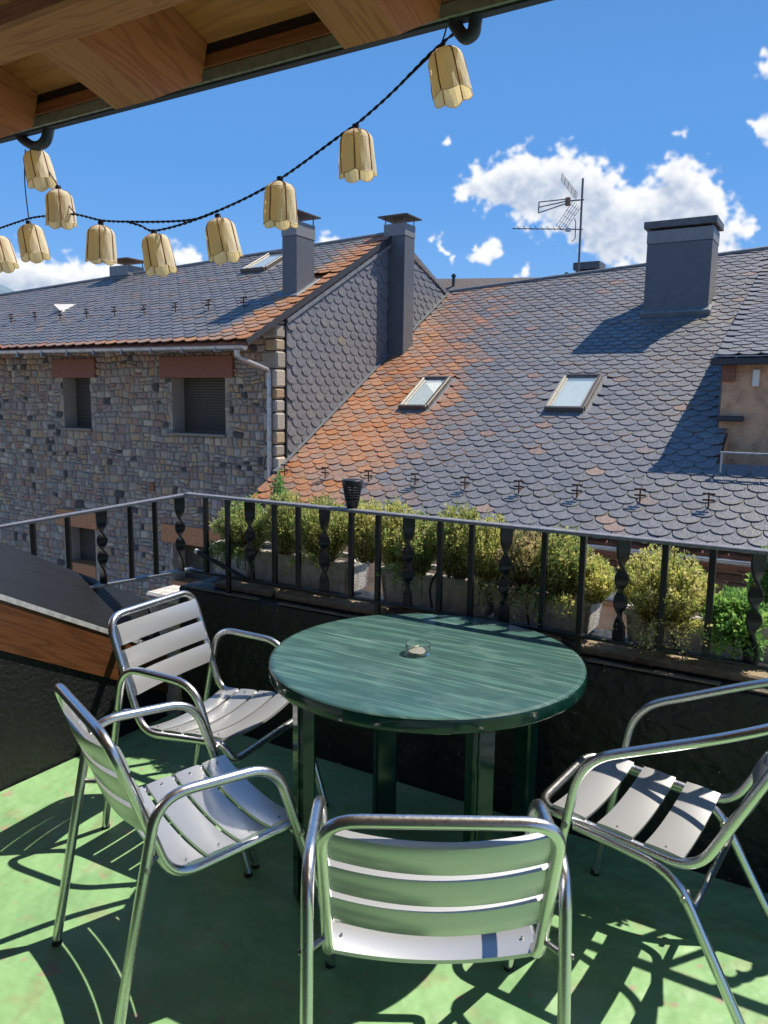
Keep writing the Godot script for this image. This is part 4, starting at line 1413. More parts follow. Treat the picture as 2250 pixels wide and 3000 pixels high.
func shrub(label: String, at: Vector3, rx: float, ry: float, rz: float, count: int, pal: Array, sd: int, leaf := 0.013, trail := 0.0, lean := 0.0) -> void:
	rng.seed = sd
	var t := thing("shrub", label, "plant", at, 0.0, "shrubs in the planters")
	var g := Geo.new()
	var stems := Geo.new()
	var per := 34
	var n := count / per
	for i in n:
		var a := rng.randf() * TAU
		var rr := sqrt(rng.randf())
		var hgt := sqrt(maxf(0.0, 1.0 - rr * rr * 0.75)) * rng.randf_range(0.72, 1.1)
		var tip := Vector3(cos(a) * rr * rx + lean * hgt, hgt * ry, sin(a) * rr * rz)
		if trail > 0.0 and rng.randf() < trail:
			tip = Vector3(cos(a) * rr * rx, -rng.randf_range(-0.05, 0.07), rz * rng.randf_range(0.9, 1.15))
		var base := Vector3(tip.x * 0.35, 0.0, tip.z * 0.25)
		var mid := base.lerp(tip, 0.5) + Vector3(tip.x * 0.2, absf(ry) * 0.18, tip.z * 0.25)
		if i % 3 == 0: tube(stems, [base, mid, tip], 0.0022, 4)
		var tone: Color = pal[rng.randi_range(0, pal.size() - 1)]
		for k in per:
			var u := 1.0 - pow(rng.randf(), 1.35) * 0.92
			var p := base.lerp(mid, u).lerp(mid.lerp(tip, u), u)
			var o := Vector3(rng.randfn(), rng.randfn(), rng.randfn()).normalized()
			p += o * rng.randf() * 0.016
			var d := (o + V * 0.5 + (tip - base).normalized() * 0.5).normalized()
			var s := d.cross(Vector3(rng.randfn(), rng.randfn(), rng.randfn())).normalized()
			var L := leaf * rng.randf_range(0.7, 1.3)
			var w := L * 0.32
			var cc: Color = tone.lerp(pal[rng.randi_range(0, pal.size() - 1)], rng.randf() * 0.5)
			g.col = cc * rng.randf_range(0.8, 1.2)
			var q := p + d * L * 0.5
			var nn := d.cross(s) * 0.15 * L
			g.tri(p, q + s * w + nn, p + d * L)
			g.tri(p, p + d * L, q - s * w + nn)
	put(g, "foliage", M.leaf, t)
	put(stems, "stem", M.stem, t)

func make_planters() -> void:
	trough("concrete planter farthest left, by the railing corner", -2.735, -1.885, 0.702, 0.852)
	trough("concrete planter second from the railing corner, right of the torch", -1.715, -1.195, 0.700, 0.850)
	trough("concrete planter third from the railing corner, its end sunlit", -1.185, -0.775, 0.698, 0.842)
	trough("concrete planter nearest at the right, with trailing green plant", -0.645, 0.30, 0.690, 0.832)
	var olive := [Color(0.458, 0.512, 0.189), Color(0.586, 0.586, 0.231), Color(0.356, 0.450, 0.176), Color(0.712, 0.636, 0.300), Color(0.281, 0.386, 0.163)]
	var yellow := [Color(0.662, 0.660, 0.231), Color(0.750, 0.711, 0.300), Color(0.534, 0.586, 0.216), Color(0.750, 0.660, 0.424), Color(0.407, 0.512, 0.189)]
	var green := [Color(0.217, 0.412, 0.143), Color(0.281, 0.512, 0.163), Color(0.179, 0.338, 0.135), Color(0.381, 0.586, 0.203)]
	var brown := [Color(0.534, 0.461, 0.273), Color(0.433, 0.450, 0.216), Color(0.636, 0.512, 0.342), Color(0.332, 0.386, 0.189)]
	var mixed := [Color(0.332, 0.461, 0.176), Color(0.458, 0.536, 0.216), Color(0.255, 0.386, 0.163), Color(0.611, 0.560, 0.313)]
	shrub("bushy dark green shrub in the planter beside the railing corner", Vector3(-2.454, 0.848, -2.813), 0.175, 0.231, 0.132, 11050, mixed, 201, 0.013, 0.13)
	shrub("light green sprout standing behind the first bushy shrub", Vector3(-2.580, 0.900, -3.020), 0.053, 0.179, 0.050, 1462, green, 202, 0.018)
	shrub("tall thin weed rising above the top rail near the corner", Vector3(-2.440, 0.860, -3.060), 0.032, 0.378, 0.030, 1137, green, 203, 0.016)
	shrub("olive shrub second from the railing corner", Vector3(-2.221, 0.858, -2.842), 0.122, 0.284, 0.120, 8450, olive, 204, 0.013)
	shrub("olive shrub left of the garden torch", Vector3(-1.998, 0.858, -2.832), 0.159, 0.273, 0.132, 10400, olive, 205, 0.013, 0.05)
	shrub("olive shrub directly below the garden torch", Vector3(-1.785, 0.868, -2.852), 0.117, 0.273, 0.120, 7800, yellow, 206, 0.013)
	shrub("pale olive shrub right of the garden torch", Vector3(-1.620, 0.858, -2.832), 0.106, 0.284, 0.120, 7800, yellow, 207, 0.013)
	shrub("dark bushy shrub hanging over the second planter front", Vector3(-1.494, 0.858, -2.803), 0.101, 0.252, 0.126, 8450, mixed, 208, 0.013, 0.12)
	shrub("wide pale shrub in the middle of the planter row", Vector3(-1.329, 0.858, -2.842), 0.127, 0.294, 0.120, 9100, olive, 209, 0.013)
	shrub("yellowish shrub with sprigs above the rail, middle of the row", Vector3(-1.183, 0.848, -2.832), 0.106, 0.273, 0.120, 7800, yellow, 210, 0.013, 0.03)
	shrub("brownish dry shrub over the third planter", Vector3(-1.028, 0.848, -2.803), 0.117, 0.242, 0.132, 8775, brown, 211, 0.012, 0.11)
	shrub("green and cream shrub right of the brownish one", Vector3(-0.873, 0.838, -2.813), 0.111, 0.263, 0.132, 8775, olive, 212, 0.013, 0.07)
	shrub("short shrub at the sunlit end of the third planter", Vector3(-0.761, 0.838, -2.842), 0.080, 0.163, 0.108, 5525, yellow, 213, 0.013)
	shrub("large round yellow-green shrub in the nearest planter", Vector3(-0.504, 0.808, -2.803), 0.175, 0.257, 0.150, 14625, yellow, 214, 0.012, 0.06)
	shrub("bright green trailing plant spilling over the nearest planter", Vector3(-0.262, 0.818, -2.794), 0.101, 0.131, 0.120, 5850, green, 215, 0.019, 0.18)
	shrub("feathery green plant at the right edge behind the railing", Vector3(-0.130, 0.820, -3.000), 0.117, 0.284, 0.090, 5525, green, 216, 0.022)
	# torch on the railing
	var t := thing("garden_torch", "black slotted torch lantern standing above the railing", "torch", Vector3(-1.759, 0.803, -2.699))
	var g := Geo.new()
	tube(g, [Vector3(0, 0, 0), Vector3(0, 0.315, 0)], 0.011, 8)
	put(g, "stake", M.torch, t)
	g = Geo.new()
	lathe(g, [Vector2(0.016, 0.30), Vector2(0.024, 0.335), Vector2(0.030, 0.36)], 20)
	put(g, "neck", M.torch, t)
	for k in 6:
		g = Geo.new()
		var y := 0.360 + k * 0.0105
		var r := 0.031 + k * 0.0019
		lathe(g, [Vector2(r - 0.005, y), Vector2(r, y), Vector2(r + 0.001, y + 0.0062), Vector2(r - 0.005, y + 0.0062), Vector2(r - 0.005, y)], 20)
		put(g, "slat_ring", M.torch, t)
	for k in 6:
		g = Geo.new()
		var a := TAU * k / 6.0
		tube(g, [Vector3(cos(a) * 0.029, 0.36, sin(a) * 0.029), Vector3(cos(a) * 0.041, 0.425, sin(a) * 0.041)], 0.003, 5)
		put(g, "rib", M.torch, t)
	g = Geo.new()
	lathe(g, [Vector2(0.040, 0.420), Vector2(0.043, 0.424), Vector2(0.0455, 0.445), Vector2(0.043, 0.449), Vector2(0.030, 0.451), Vector2(0.0, 0.452)], 24)
	put(g, "cap", M.torch, t)
	# black hoses
	var hs := [[-2.42, 0.0], [-1.99, 0.02], [-1.45, 0.0], [-1.02, 0.0], [-0.47, 0.05]]
	var names := ["thin black hose beside the first twisted bar, left planter", "thin black hose curving down the left planter under the torch", "thin black hose curving down the second planter", "thin black hose curving down the third planter", "thin black hose arching over the nearest planter rim"]
	for k in 5:
		g = Geo.new()
		var x: float = hs[k][0]
		tube(g, fillet([Vector3(x + 0.05 + hs[k][1], 0.875, -2.95), Vector3(x + 0.02 + hs[k][1] * 0.6, 0.872, -2.853), Vector3(x - 0.01, 0.80, -2.842), Vector3(x + 0.015, 0.715, -2.825)], 0.045, 5), 0.0048, 6)
		lone(g, "drip_hose", M.rubber, names[k], "hose", "drip hoses")
	var pp := thing("black_pipe", "black pipe with pale end leaning on the railing corner", "pipe", Vector3.ZERO)
	g = Geo.new()
	tube(g, [Vector3(-2.597, 0.854, -2.645), Vector3(-2.31, 0.768, -2.643)], 0.011, 8)
	put(g, "tube", M.rubber, pp)
	g = Geo.new()
	tube(g, [Vector3(-2.613, 0.8588, -2.645), Vector3(-2.596, 0.8537, -2.645)], 0.013, 8)
	put(g, "end_fitting", M.white_plastic, pp)
	g = Geo.new()
	var ring := []
	for k in 14:
		var a := TAU * k / 14.0
		ring.append(Vector3(-0.535 + cos(a) * 0.030, 0.684 + sin(a) * 0.026, -2.672 + sin(a) * 0.022))
	tube(g, ring, 0.0045, 6, true)
	lone(g, "iron_ring", M.rust, "small rusty iron ring on the parapet edge", "ring")

# ------------------------------------------------------------------ table and ashtray
func make_table() -> void:
	var c := Vector3(-1.104, 0, -2.140)
	var R := 0.507
	var t := thing("patio_table", "round dark green lacquered patio table with streaked top", "table", c)
	var g := Geo.new()
	var prof := [Vector2(R - 0.016, 0.7650), Vector2(R - 0.008, 0.7645), Vector2(R - 0.003, 0.7620)]
	var S := 72
	for k in S:
		var a0 := TAU * k / S
		var a1 := TAU * (k + 1) / S
		var d0 := Vector3(cos(a0), 0, sin(a0))
		var d1 := Vector3(cos(a1), 0, sin(a1))
		var uv := func(p: Vector3) -> Vector2: return Vector2(p.x, p.z) * 0.8 + Vector2(0.5, 0.5)
		var m := Vector3(0, 0.7650, 0)
		var p0: Vector3 = d0 * prof[0].x + V * 0.7650
		var p1: Vector3 = d1 * prof[0].x + V * 0.7650
		g.trin(m, p0, p1, V, V, V, uv.call(m), uv.call(p0), uv.call(p1))
		for i in 2:
			var n0 := (V + d0 * (0.35 if i == 0 else 0.9)).normalized()
			var q0: Vector3 = d0 * prof[i].x + V * prof[i].y
			var q1: Vector3 = d1 * prof[i].x + V * prof[i].y
			var r0: Vector3 = d0 * prof[i + 1].x + V * prof[i + 1].y
			var r1: Vector3 = d1 * prof[i + 1].x + V * prof[i + 1].y
			g.trin(q0, q1, r1, n0, n0, n0, uv.call(q0), uv.call(q1), uv.call(r1))
			g.trin(q0, r1, r0, n0, n0, n0, uv.call(q0), uv.call(r1), uv.call(r0))
	put(g, "table_top", M.table_top, t)
	g = Geo.new()
	lathe(g, [Vector2(0.0, 0.7300), Vector2(R - 0.03, 0.7300), Vector2(R - 0.012, 0.7240), Vector2(R - 0.004, 0.7220), Vector2(R, 0.7270), Vector2(R, 0.7560), Vector2(R - 0.003, 0.7620)], 72)
	put(g, "rim", M.table_edge, t)
	g = Geo.new()
	lathe(g, [Vector2(R - 0.075, 0.7290), Vector2(R - 0.075, 0.6920), Vector2(R - 0.085, 0.6920), Vector2(R - 0.085, 0.7290)], 64)
	put(g, "apron", M.table_edge, t)
	for L in [[-1.348, -1.81, 0.0], [-1.385, -2.365, 0.6], [-0.849, -2.01, 0.3], [-0.895, -2.535, 0.9]]:
		var p := Vector3(L[0], 0, L[1]) - c
		var a := atan2(p.x, p.z)
		var X := Transform3D(Basis(V, a), p)
		g = Geo.new()
		box(g, Vector3(-0.042, 0.0, -0.024), Vector3(0.042, 0.7280, 0.024), 0.007, X)
		box(g, Vector3(-0.028, 0.02, 0.0235), Vector3(0.028, 0.71, 0.030), 0.004, X)
		put(g, "leg", M.table_edge, t)
	var a := thing("ashtray", "small round clear glass ashtray holding ash on the table", "ashtray", Vector3(-1.136, 0.7652, -2.143))
	g = Geo.new()
	lathe(g, [Vector2(0.0, 0.0), Vector2(0.038, 0.0), Vector2(0.041, 0.003), Vector2(0.042, 0.034), Vector2(0.0405, 0.036), Vector2(0.0375, 0.034), Vector2(0.036, 0.010), Vector2(0.034, 0.008), Vector2(0.0, 0.008)], 32)
	put(g, "bowl", M.glass, a)
	g = Geo.new()
	var hn := noise(9, 60.0, 3)
	for k in 16:
		var a0 := TAU * k / 16
		var a1 := TAU * (k + 1) / 16
		for j in 3:
			var f := func(r: float, an: float) -> Vector3: return Vector3(cos(an) * r, 0.0095 + 0.004 * (1.0 - r / 0.03) + 0.003 * hn.get_noise_2d(cos(an) * r, sin(an) * r), sin(an) * r)
			var r0 := j * 0.0105
			var r1 := (j + 1) * 0.0105
			g.quado(f.call(r0, a0), f.call(r1, a0), f.call(r1, a1), f.call(r0, a1), Vector3(0, -1, 0))
	put(g, "ash", M.ash, a)
	g = Geo.new()
	tube(g, [Vector3(-0.026, 0.014, 0.006), Vector3(-0.004, 0.020, -0.014)], 0.0038, 8)
	put(g, "cigarette_end", M.white_plastic, a)

# ------------------------------------------------------------------ chairs
func bar_slat(w: float, at: Vector3, wd: Vector3, td: Vector3, half: float, sag: float, t: float) -> Geo:
	var g := Geo.new()
	# section: both faces gently rounded, the long edges square
	var sec := []
	for k in 7:
		var u := k / 3.0 - 1.0
		sec.append([u * w * 0.5, t * 0.5 + 0.002 * (1.0 - u * u), u * 0.14, 1.0])
	for k in 7:
		var u := 1.0 - k / 3.0
		sec.append([u * w * 0.5, -t * 0.5 - 0.003 * (1.0 - u * u), u * 0.30, -1.0])
	var rings := []
	for i in 19:
		var u := i / 9.0 - 1.0
		var p := at + Vector3(u * half, 0, 0) - td * sag * (1.0 - u * u)
		var tn := (td - Vector3(2.0 * sag / half * u, 0, 0)).normalized()
		var ring := []
		for q in sec:
			ring.append([p + wd * q[0] + tn * q[1], (wd * q[2] + tn * q[3]).normalized(), p])
		rings.append(ring)
	var m := sec.size()
	for i in 18:
		for k in m:
			var k2 := (k + 1) % m
			var A: Array = rings[i]
			var B: Array = rings[i + 1]
			if k == 6 or k == 13:
				g.quado(A[k][0], A[k2][0], B[k2][0], B[k][0], (A[k][2] + B[k][2]) * 0.5)
			else:
				g.trin(A[k][0], A[k2][0], B[k2][0], A[k][1], A[k2][1], B[k2][1])
				g.trin(A[k][0], B[k2][0], B[k][0], A[k][1], B[k2][1], B[k][1])
	for e in [0, 18]:
		for k in range(1, m - 1):
			g.trio(rings[e][0][0], rings[e][k][0], rings[e][k + 1][0], rings[1 if e == 0 else 17][0][2])
	return g

func make_chair(label: String) -> Node3D:
	var c := thing("slatted_chair", label, "chair", Vector3.ZERO, 0.0, "aluminium slatted armchairs")
	var R := 0.0135
	for s in [-1.0, 1.0]:
		var g := Geo.new()
		tube(g, fillet([Vector3(s * 0.255, 0.012, -0.318), Vector3(s * 0.263, 0.645, -0.196), Vector3(s * 0.263, 0.635, 0.122), Vector3(s * 0.250, 0.012, 0.325)], 0.085, 8), R, 12)
		put(g, "side_frame", M.alu, c)
		for z in [-0.318, 0.325]:
			g = Geo.new()
			tube(g, [Vector3(s * 0.252, 0.0, z * 1.003), Vector3(s * 0.252, 0.013, z * 0.994)], R + 0.0006, 10)
			put(g, "foot_cap", M.rubber, c)
		for q in [[Vector3(s * 0.222, 0.475, -0.179), Vector3(s * 0.262, 0.475, -0.229)], [Vector3(s * 0.222, 0.428, 0.190), Vector3(s * 0.260, 0.420, 0.193)]]:
			g = Geo.new()
			tube(g, [q[0], q[1]], 0.0065, 8)
			tube(g, [q[1] + Vector3(s * 0.008, 0, 0), q[1] + Vector3(s * 0.0165, 0, 0)], 0.0065, 8)
			put(g, "bolt", M.bolt, c)
	var g := Geo.new()
	var hw := 0.222
	var loop := [Vector3(-hw, 0.43, 0.205), Vector3(-hw, 0.395, -0.150), Vector3(-hw - 0.006, 0.800, -0.296), Vector3(hw + 0.006, 0.800, -0.296), Vector3(hw, 0.395, -0.150), Vector3(hw, 0.43, 0.205), Vector3(hw - 0.01, 0.368, 0.236), Vector3(-hw + 0.01, 0.368, 0.236)]
	tube(g, fillet(loop, 0.075, 7, true), R, 12, true)
	put(g, "seat_frame", M.alu, c)
	# back: three slats bowed to the rear
	var up := Vector3(0, 0.405, -0.146).normalized()
	var fw := Vector3(0, 0.146, 0.405).normalized()
	for k in 3:
		var at := Vector3(0, 0.400, -0.150) + up * (0.352 - k * 0.093) + fw * 0.010
		put(bar_slat(0.074, at, up, fw, hw - 0.006, 0.034, 0.016), "back_slat", M.alu_slat, c)
	var sd := Vector3(0, 0.035, 0.355).normalized()
	var sn := Vector3(0, 0.355, -0.035).normalized()
	for k in 4:
		var at := Vector3(0, 0.397, -0.140) + sd * (0.040 + k * 0.090) + sn * 0.014
		put(bar_slat(0.078, at, sd, sn, hw + 0.002, 0.026, 0.010), "seat_slat", M.alu_slat, c)
		for s in [-1.0, 1.0]:
			g = Geo.new()
			tube(g, [at + Vector3(s * 0.198, 0.003, 0), at + Vector3(s * 0.198, 0.0065, 0)], 0.0032, 6)
			put(g, "rivet", M.bolt, c)
	return c

func make_tub_chair() -> void:
	var c := thing("curved_arm_chair", "aluminium chair with arms sweeping up into the back, right edge", "chair", Vector3(-0.335, 0, -2.185), deg_to_rad(265.0))
	var R := 0.0135
	var g := Geo.new()
	var w := 0.228
	var path := [Vector3(-w - 0.01, 0.012, 0.285), Vector3(-w, 0.625, 0.185), Vector3(-w - 0.005, 0.785, -0.17), Vector3(-w + 0.03, 0.85, -0.315), Vector3(w - 0.03, 0.85, -0.315), Vector3(w + 0.005, 0.785, -0.17), Vector3(w, 0.625, 0.185), Vector3(w + 0.01, 0.012, 0.285)]
	tube(g, fillet(path, 0.10, 8), R, 12)
	put(g, "arm_frame", M.alu, c)
	g = Geo.new()
	var hw := 0.205
	var loop := [Vector3(-hw, 0.775, -0.305), Vector3(-hw, 0.405, -0.125), Vector3(-hw, 0.440, 0.315), Vector3(hw, 0.440, 0.315), Vector3(hw, 0.405, -0.125), Vector3(hw, 0.775, -0.305)]
	tube(g, fillet(loop, 0.075, 7), R, 12)
	put(g, "seat_frame", M.alu, c)
	for s in [-1.0, 1.0]:
		g = Geo.new()
		tube(g, fillet([Vector3(s * (hw + 0.006), 0.420, 0.20), Vector3(s * (hw + 0.014), 0.392, -0.075), Vector3(s * (hw + 0.03), 0.012, -0.285)], 0.09, 7), R, 12)
		put(g, "rear_leg", M.alu, c)
		for q in [Vector3(s * (hw + 0.03), 0.0, -0.287), Vector3(s * (w + 0.01), 0.0, 0.287)]:
			g = Geo.new()
			tube(g, [q, q + V * 0.02], R + 0.0006, 10)
			put(g, "foot_cap", M.rubber, c)
		for q in [Vector3(s * (hw + 0.012), 0.335, -0.105), Vector3(s * (w - 0.004), 0.43, 0.215)]:
			g = Geo.new()
			tube(g, [q - Vector3(s * 0.02, 0, 0), q + Vector3(s * 0.024, 0, 0)], 0.008, 8)
			put(g, "bolt", M.bolt, c)
	g = Geo.new()
	tube(g, [Vector3(-hw - 0.02, 0.30, -0.125), Vector3(hw + 0.02, 0.30, -0.125)], 0.011, 10)
	put(g, "cross_bar", M.alu, c)
	var sd := Vector3(0, 0.035, 0.44).normalized()
	var sn := Vector3(0, 0.44, -0.035).normalized()
	for k in 3:
		var at := Vector3(0, 0.408, -0.125) + sd * (0.085 + k * 0.131) + sn * 0.014
		put(bar_slat(0.098, at, sd, sn, hw + 0.002, 0.020, 0.008), "seat_slat", M.alu_slat, c)
		for s in [-1.0, 1.0]:
			g = Geo.new()
			tube(g, [at + Vector3(s * 0.185, 0.003, 0), at + Vector3(s * 0.185, 0.0055, 0)], 0.0032, 6)
			put(g, "rivet", M.bolt, c)
	var up := Vector3(0, 0.37, -0.18).normalized()
	var fw := Vector3(0, 0.18, 0.37).normalized()
	for k in 3:
		put(bar_slat(0.075, Vector3(0, 0.405, -0.125) + up * (0.36 - k * 0.095) + fw * 0.008, up, fw, hw - 0.004, 0.03, 0.012), "back_slat", M.alu_slat, c)

func make_chairs() -> void:
	var a := make_chair("slatted aluminium chair with its back to the viewer, nearest")
	a.position = Vector3(-0.736, 0, -1.470)
	a.rotation.y = deg_to_rad(210.55)
	for q in [["slatted aluminium chair at left front, seat turned to the viewer's right", Vector3(-1.492, 0, -1.475), 157.9], ["slatted aluminium chair at left rear by the sloping beam", Vector3(-1.932, 0, -2.042), 94.8]]:
		var b: Node3D = a.duplicate()
		b.name = numbered("slatted_chair")
		add_child(b)
		b.position = q[1]
		b.rotation.y = deg_to_rad(q[2])
		b.set_meta("label", q[0])
	make_tub_chair()

# ------------------------------------------------------------------ eaves overhead and the string of lamps
func make_eaves() -> void:
	grain(M.wood, 0.9, 2.6)
	grain(M.wood_board, 0.55, 1.6)
	grain(M.wood_red, 0.8, 3.0)
	var h := thing("house_eaves", "pine rafters and boarded eaves of the house overhead", "roof")
	var g: Geo
	var up := func(z: float) -> float: return 2.548 + 0.306 * (z + 1.694)
	rng.seed = 55
	# rafters
	var sl := Vector3(0, 0.2926, 0.9562)
	for k in 7:
		var xr := -2.325 + (k - 1) * 0.735 + (0.0 if k != 3 else -0.01)
		g = Geo.new()
		var w := 0.135
		var zb := 1.9
		var low := func(z: float) -> float: return 2.396 - (-1.262 - z) * 0.28
		var p := [Vector3(xr, low.call(zb), zb), Vector3(xr, low.call(-1.488), -1.488), Vector3(xr, 2.437, -1.669), Vector3(xr, up.call(-1.694) - 0.002, -1.694), Vector3(xr, up.call(zb) - 0.002, zb)]
		prism(g, p, Vector3(-w, 0, 0))
		put_in(g, "rafter", M.wood, h, Transform3D(Basis(sl, Vector3(1, 0, 0).cross(sl), Vector3(1, 0, 0)), Vector3(xr - rng.randf(), 2.5 + rng.randf() * 0.3, -1.5 + rng.randf() * 2.0)))
	# boards along the eave
	var z := -1.70
	while z < 1.9:
		var wz := 0.148
		g = Geo.new()
		var z2 := z + wz - 0.006
		prism(g, [Vector3(-4.2, up.call(z), z), Vector3(-4.2, up.call(z2), z2), Vector3(-4.2, up.call(z2) + 0.025, z2), Vector3(-4.2, up.call(z) + 0.025, z)], Vector3(7.0, 0, 0))
		put_in(g, "soffit_board", M.wood_board, h, Transform3D(Basis(), Vector3(rng.randf() * 3.0, rng.randf(), rng.randf() * 2.0)))
		z += wz
	g = Geo.new()   # roof covering above
	prism(g, [Vector3(-4.3, up.call(-1.715) + 0.03, -1.715), Vector3(-4.3, up.call(2.2) + 0.03, 2.2), Vector3(-4.3, up.call(2.2) + 0.10, 2.2), Vector3(-4.3, up.call(-1.715) + 0.06, -1.715)], Vector3(7.2, 0, 0))
	put(g, "roof_cover", M.lead, h)
	# purlin
	g = Geo.new()
	box(g, Vector3(-4.2, 2.385, -1.262), Vector3(2.8, 2.53, -1.140), 0.008)
	put_in(g, "purlin", M.wood, h, Transform3D(Basis(), Vector3(-1.3, 0.21, 0.37)))
	# strips at the edge
	g = Geo.new()
	box(g, Vector3(-4.2, 2.520, -1.712), Vector3(2.8, 2.556, -1.700))
	put(g, "dark_batten", M.purple_dark, h)
	g = Geo.new()
	box(g, Vector3(-4.2, 2.484, -1.722), Vector3(2.8, 2.521, -1.698), 0.003)
	put_in(g, "fascia", M.wood_red, h, Transform3D(Basis(), Vector3(0.3, 0.5, 0.1)))
	g = Geo.new()
	box(g, Vector3(-4.2, 2.448, -1.722), Vector3(2.8, 2.4835, -1.699), 0.003)
	put(g, "gutter_back", M.gutter_green, h)
	g = Geo.new()
	box(g, Vector3(-4.2, 2.441, -1.728), Vector3(2.8, 2.4475, -1.704), 0.001)
	put(g, "gutter", M.gutter_blue, h)
	# house wall behind the camera
	g = Geo.new()
	box(g, Vector3(-4.2, -0.2, 1.7), Vector3(2.8, 3.6, 1.95))
	put(g, "wall", M.house_wall, h)
	# straps
	g = Geo.new()
	tube(g, fillet([Vector3(-2.52, 2.50, -1.72), Vector3(-2.455, 2.432, -1.72), Vector3(-2.385, 2.398, -1.72), Vector3(-2.33, 2.405, -1.72), Vector3(-2.285, 2.52, -1.72)], 0.05, 6), 0.019, 10, false, 0.8)
	put(g, "hanger", M.strap, h)
	g = Geo.new()
	tube(g, fillet([Vector3(-0.885, 2.51, -1.72), Vector3(-0.846, 2.434, -1.72), Vector3(-0.822, 2.404, -1.72), Vector3(-0.800, 2.412, -1.72), Vector3(-0.792, 2.52, -1.72)], 0.03, 6), 0.019, 10, false, 0.8)
	put(g, "hanger", M.strap, h)

func lamp(label: String, top: Vector3, bottom: Vector3, turn: float) -> void:
	var dirv := (bottom - top).normalized()
	var t := thing("lampshade", label, "lampshade", top, 0.0, "cream lampshades of the light string")
	var H := 0.118
	var y := -dirv
	var x := Vector3(0, 0, 1).cross(y).normalized()
	var B := Basis(x, y, x.cross(y)).rotated(y, turn)
	var X := Transform3D(B, Vector3.ZERO)
	var S := 36
	var N := 12
	var radius := func(u: float, a: float) -> float:
		var k := fposmod(a / TAU * 6.0, 1.0)
		var bulge := sin(PI * k)
		var r := lerpf(0.042, 0.0485, u)
		if u < 0.2: r *= lerpf(0.35, 1.0, pow(u / 0.2, 0.45))
		if u > 0.85: r -= 0.001 * (u - 0.85) / 0.15
		return r * (0.93 + 0.09 * bulge * lerpf(0.55, 1.0, u))
	var at := func(u: float, a: float, off: float) -> Vector3:
		var k := fposmod(a / TAU * 6.0, 1.0)
		var drop := 0.008 * sin(PI * k) * smoothstep(0.7, 1.0, u)
		var wr := 0.0010 * sin(a * 11.0 + u * 7.0 + turn * 5.0) * u
		var r: float = radius.call(u, a) + off + wr
		return X * Vector3(cos(a) * r, -0.010 - u * (H - 0.012) - drop, sin(a) * r)
	var g := Geo.new()
	for i in N:
		for k in S:
			var u0 := float(i) / N
			var u1 := float(i + 1) / N
			var a0 := TAU * k / S
			var a1 := TAU * (k + 1) / S
			var ax0 := X * Vector3(0, -0.01 - (u0 + u1) * 0.5 * H, 0)
			g.quado(at.call(u0, a0, 0.0), at.call(u0, a1, 0.0), at.call(u1, a1, 0.0), at.call(u1, a0, 0.0), ax0)
	put(g, "shade", M.fabric, t)
	for k in 6:
		g = Geo.new()
		var a := TAU * k / 6.0
		var pts := []
		for i in N + 1: pts.append(at.call(float(i) / N, a, 0.0008))
		tube(g, pts, 0.0017, 5)
		put(g, "seam", M.piping, t)
	g = Geo.new()
	var rim := []
	for k in S: rim.append(at.call(1.0, TAU * k / S, 0.0))
	tube(g, rim, 0.0013, 5, true)
	put(g, "hem", M.fabric, t)
	g = Geo.new()
	tube(g, [X * Vector3(0, 0.004, 0), X * Vector3(0, -0.045, 0)], 0.009, 10)
	put(g, "socket", M.cable, t)
	g = Geo.new()
	lathe(g, [Vector2(0.0, -0.085), Vector2(0.009, -0.081), Vector2(0.0125, -0.070), Vector2(0.010, -0.055), Vector2(0.007, -0.045)], 14, X)
	put(g, "bulb", M.bulb, t)

func cable(pts: Array, label: String, strands := true) -> void:
	var g := Geo.new()
	# smooth through the points, then twist two strands round the line
	var cv := Curve3D.new()
	cv.bake_interval = 0.004
	for i in pts.size():
		var p: Vector3 = pts[i]
		var tn := Vector3.ZERO
		if i > 0 and i < pts.size() - 1: tn = (pts[i + 1] - pts[i - 1]) * 0.16
		cv.add_point(p, -tn, tn)
	var L := cv.get_baked_length()
	var n := int(L / 0.006) + 2
	for s in (2 if strands else 1):
		var line := []
		for i in n:
			var d := L * i / (n - 1)
			var p := cv.sample_baked(d)
			if strands:
				var a := d / 0.022 * TAU * 0.5 + s * PI
				p += Vector3(0, cos(a), sin(a)) * 0.0022
			line.append(p)
		tube(g, line, 0.0021, 5)
	lone(g, "light_cable", M.cable, label, "cable", "cables of the light string")

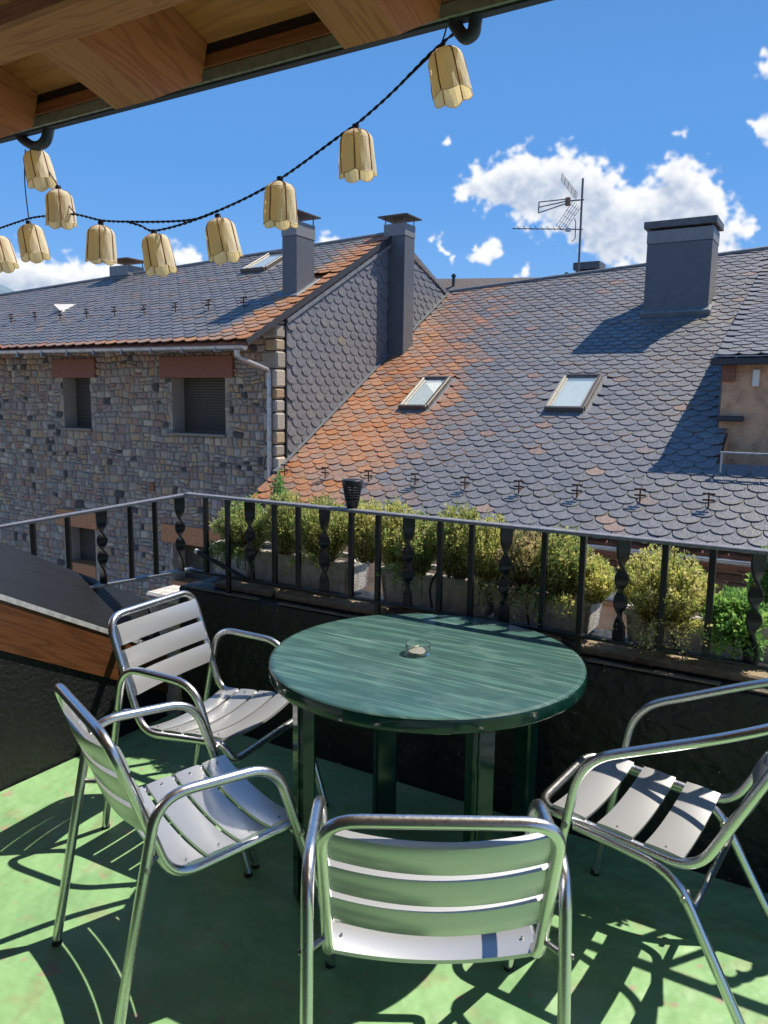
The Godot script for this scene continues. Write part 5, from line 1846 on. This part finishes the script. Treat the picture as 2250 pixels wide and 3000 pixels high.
func make_lights() -> void:
	var Z := -1.74
	var f := (1.74) / 1.72
	var P := func(x: float, y: float) -> Vector3: return Vector3(x * f, 1.58 + (y - 1.58) * f, Z)
	var L := [[-0.880, 2.401, -0.847, 2.272], [-1.120, 2.263, -1.112, 2.139], [-1.361, 2.169, -1.360, 2.048], [-1.586, 2.096, -1.560, 1.988], [-1.845, 2.078, -1.820, 1.970], [-2.080, 2.128, -2.083, 2.026], [-2.444, 2.164, -2.416, 2.056], [-2.280, 2.259, -2.271, 2.144], [-2.394, 2.395, -2.358, 2.275], [-2.629, 2.142, -2.598, 2.050]]
	var names := ["cream lampshade highest at the right, below the right hanger", "cream lampshade second from the right on the string", "cream lampshade third from the right, beside the left roof chimney top", "cream lampshade fourth from the right on the string", "cream lampshade at the lowest point of the string", "cream lampshade just left of the lowest point of the string", "cream lampshade hanging low at far left, second from the frame edge", "cream lampshade crossed by the cable, below the topmost left one", "greyish lampshade directly below the left hanger", "cream lampshade cut off by the left edge"]
	for i in L.size():
		var q: Array = L[i]
		lamp(names[i], P.call(q[0], q[1]), P.call(q[2], q[3]), 0.35 + i * 0.61)
	var w := []
	for q in [[-0.832, 2.430], [-0.908, 2.393], [-1.014, 2.324], [-1.112, 2.270], [-1.173, 2.245], [-1.338, 2.176], [-1.45, 2.140], [-1.583, 2.110], [-1.676, 2.096], [-1.80, 2.102], [-1.94, 2.116], [-2.072, 2.133], [-2.201, 2.165], [-2.32, 2.174], [-2.434, 2.177], [-2.603, 2.162], [-2.75, 2.15]]:
		w.append(P.call(q[0], q[1]))
	cable(w, "dark twisted cable sagging along the eave between the hangers")
	cable([P.call(-1.583, 2.110), P.call(-1.72, 2.088), P.call(-1.845, 2.080), P.call(-1.90, 2.100), P.call(-1.96, 2.118)], "short cable loop dropping to the lowest lampshade")
	cable([P.call(-2.395, 2.41), P.call(-2.345, 2.34), P.call(-2.28, 2.262), P.call(-2.235, 2.20), P.call(-2.195, 2.164)], "cable running from the left hanger down past two lampshades", false)
	cable([P.call(-2.44, 2.40), P.call(-2.452, 2.30), P.call(-2.441, 2.18)], "thin cable hanging straight down at far left", false)
	cable([P.call(-0.868, 2.455), P.call(-0.885, 2.405), P.call(-0.935, 2.372), P.call(-1.0, 2.332), P.call(-1.05, 2.302)], "second short strand of cable at the right hanger", false)

func _ready() -> void:
	make_view()
	make_materials()
	make_tiles()
	make_terrace()
	make_stone_house()
	make_slate_house()
	make_background()
	make_eaves()
	make_table()
	make_chairs()
	make_lights()
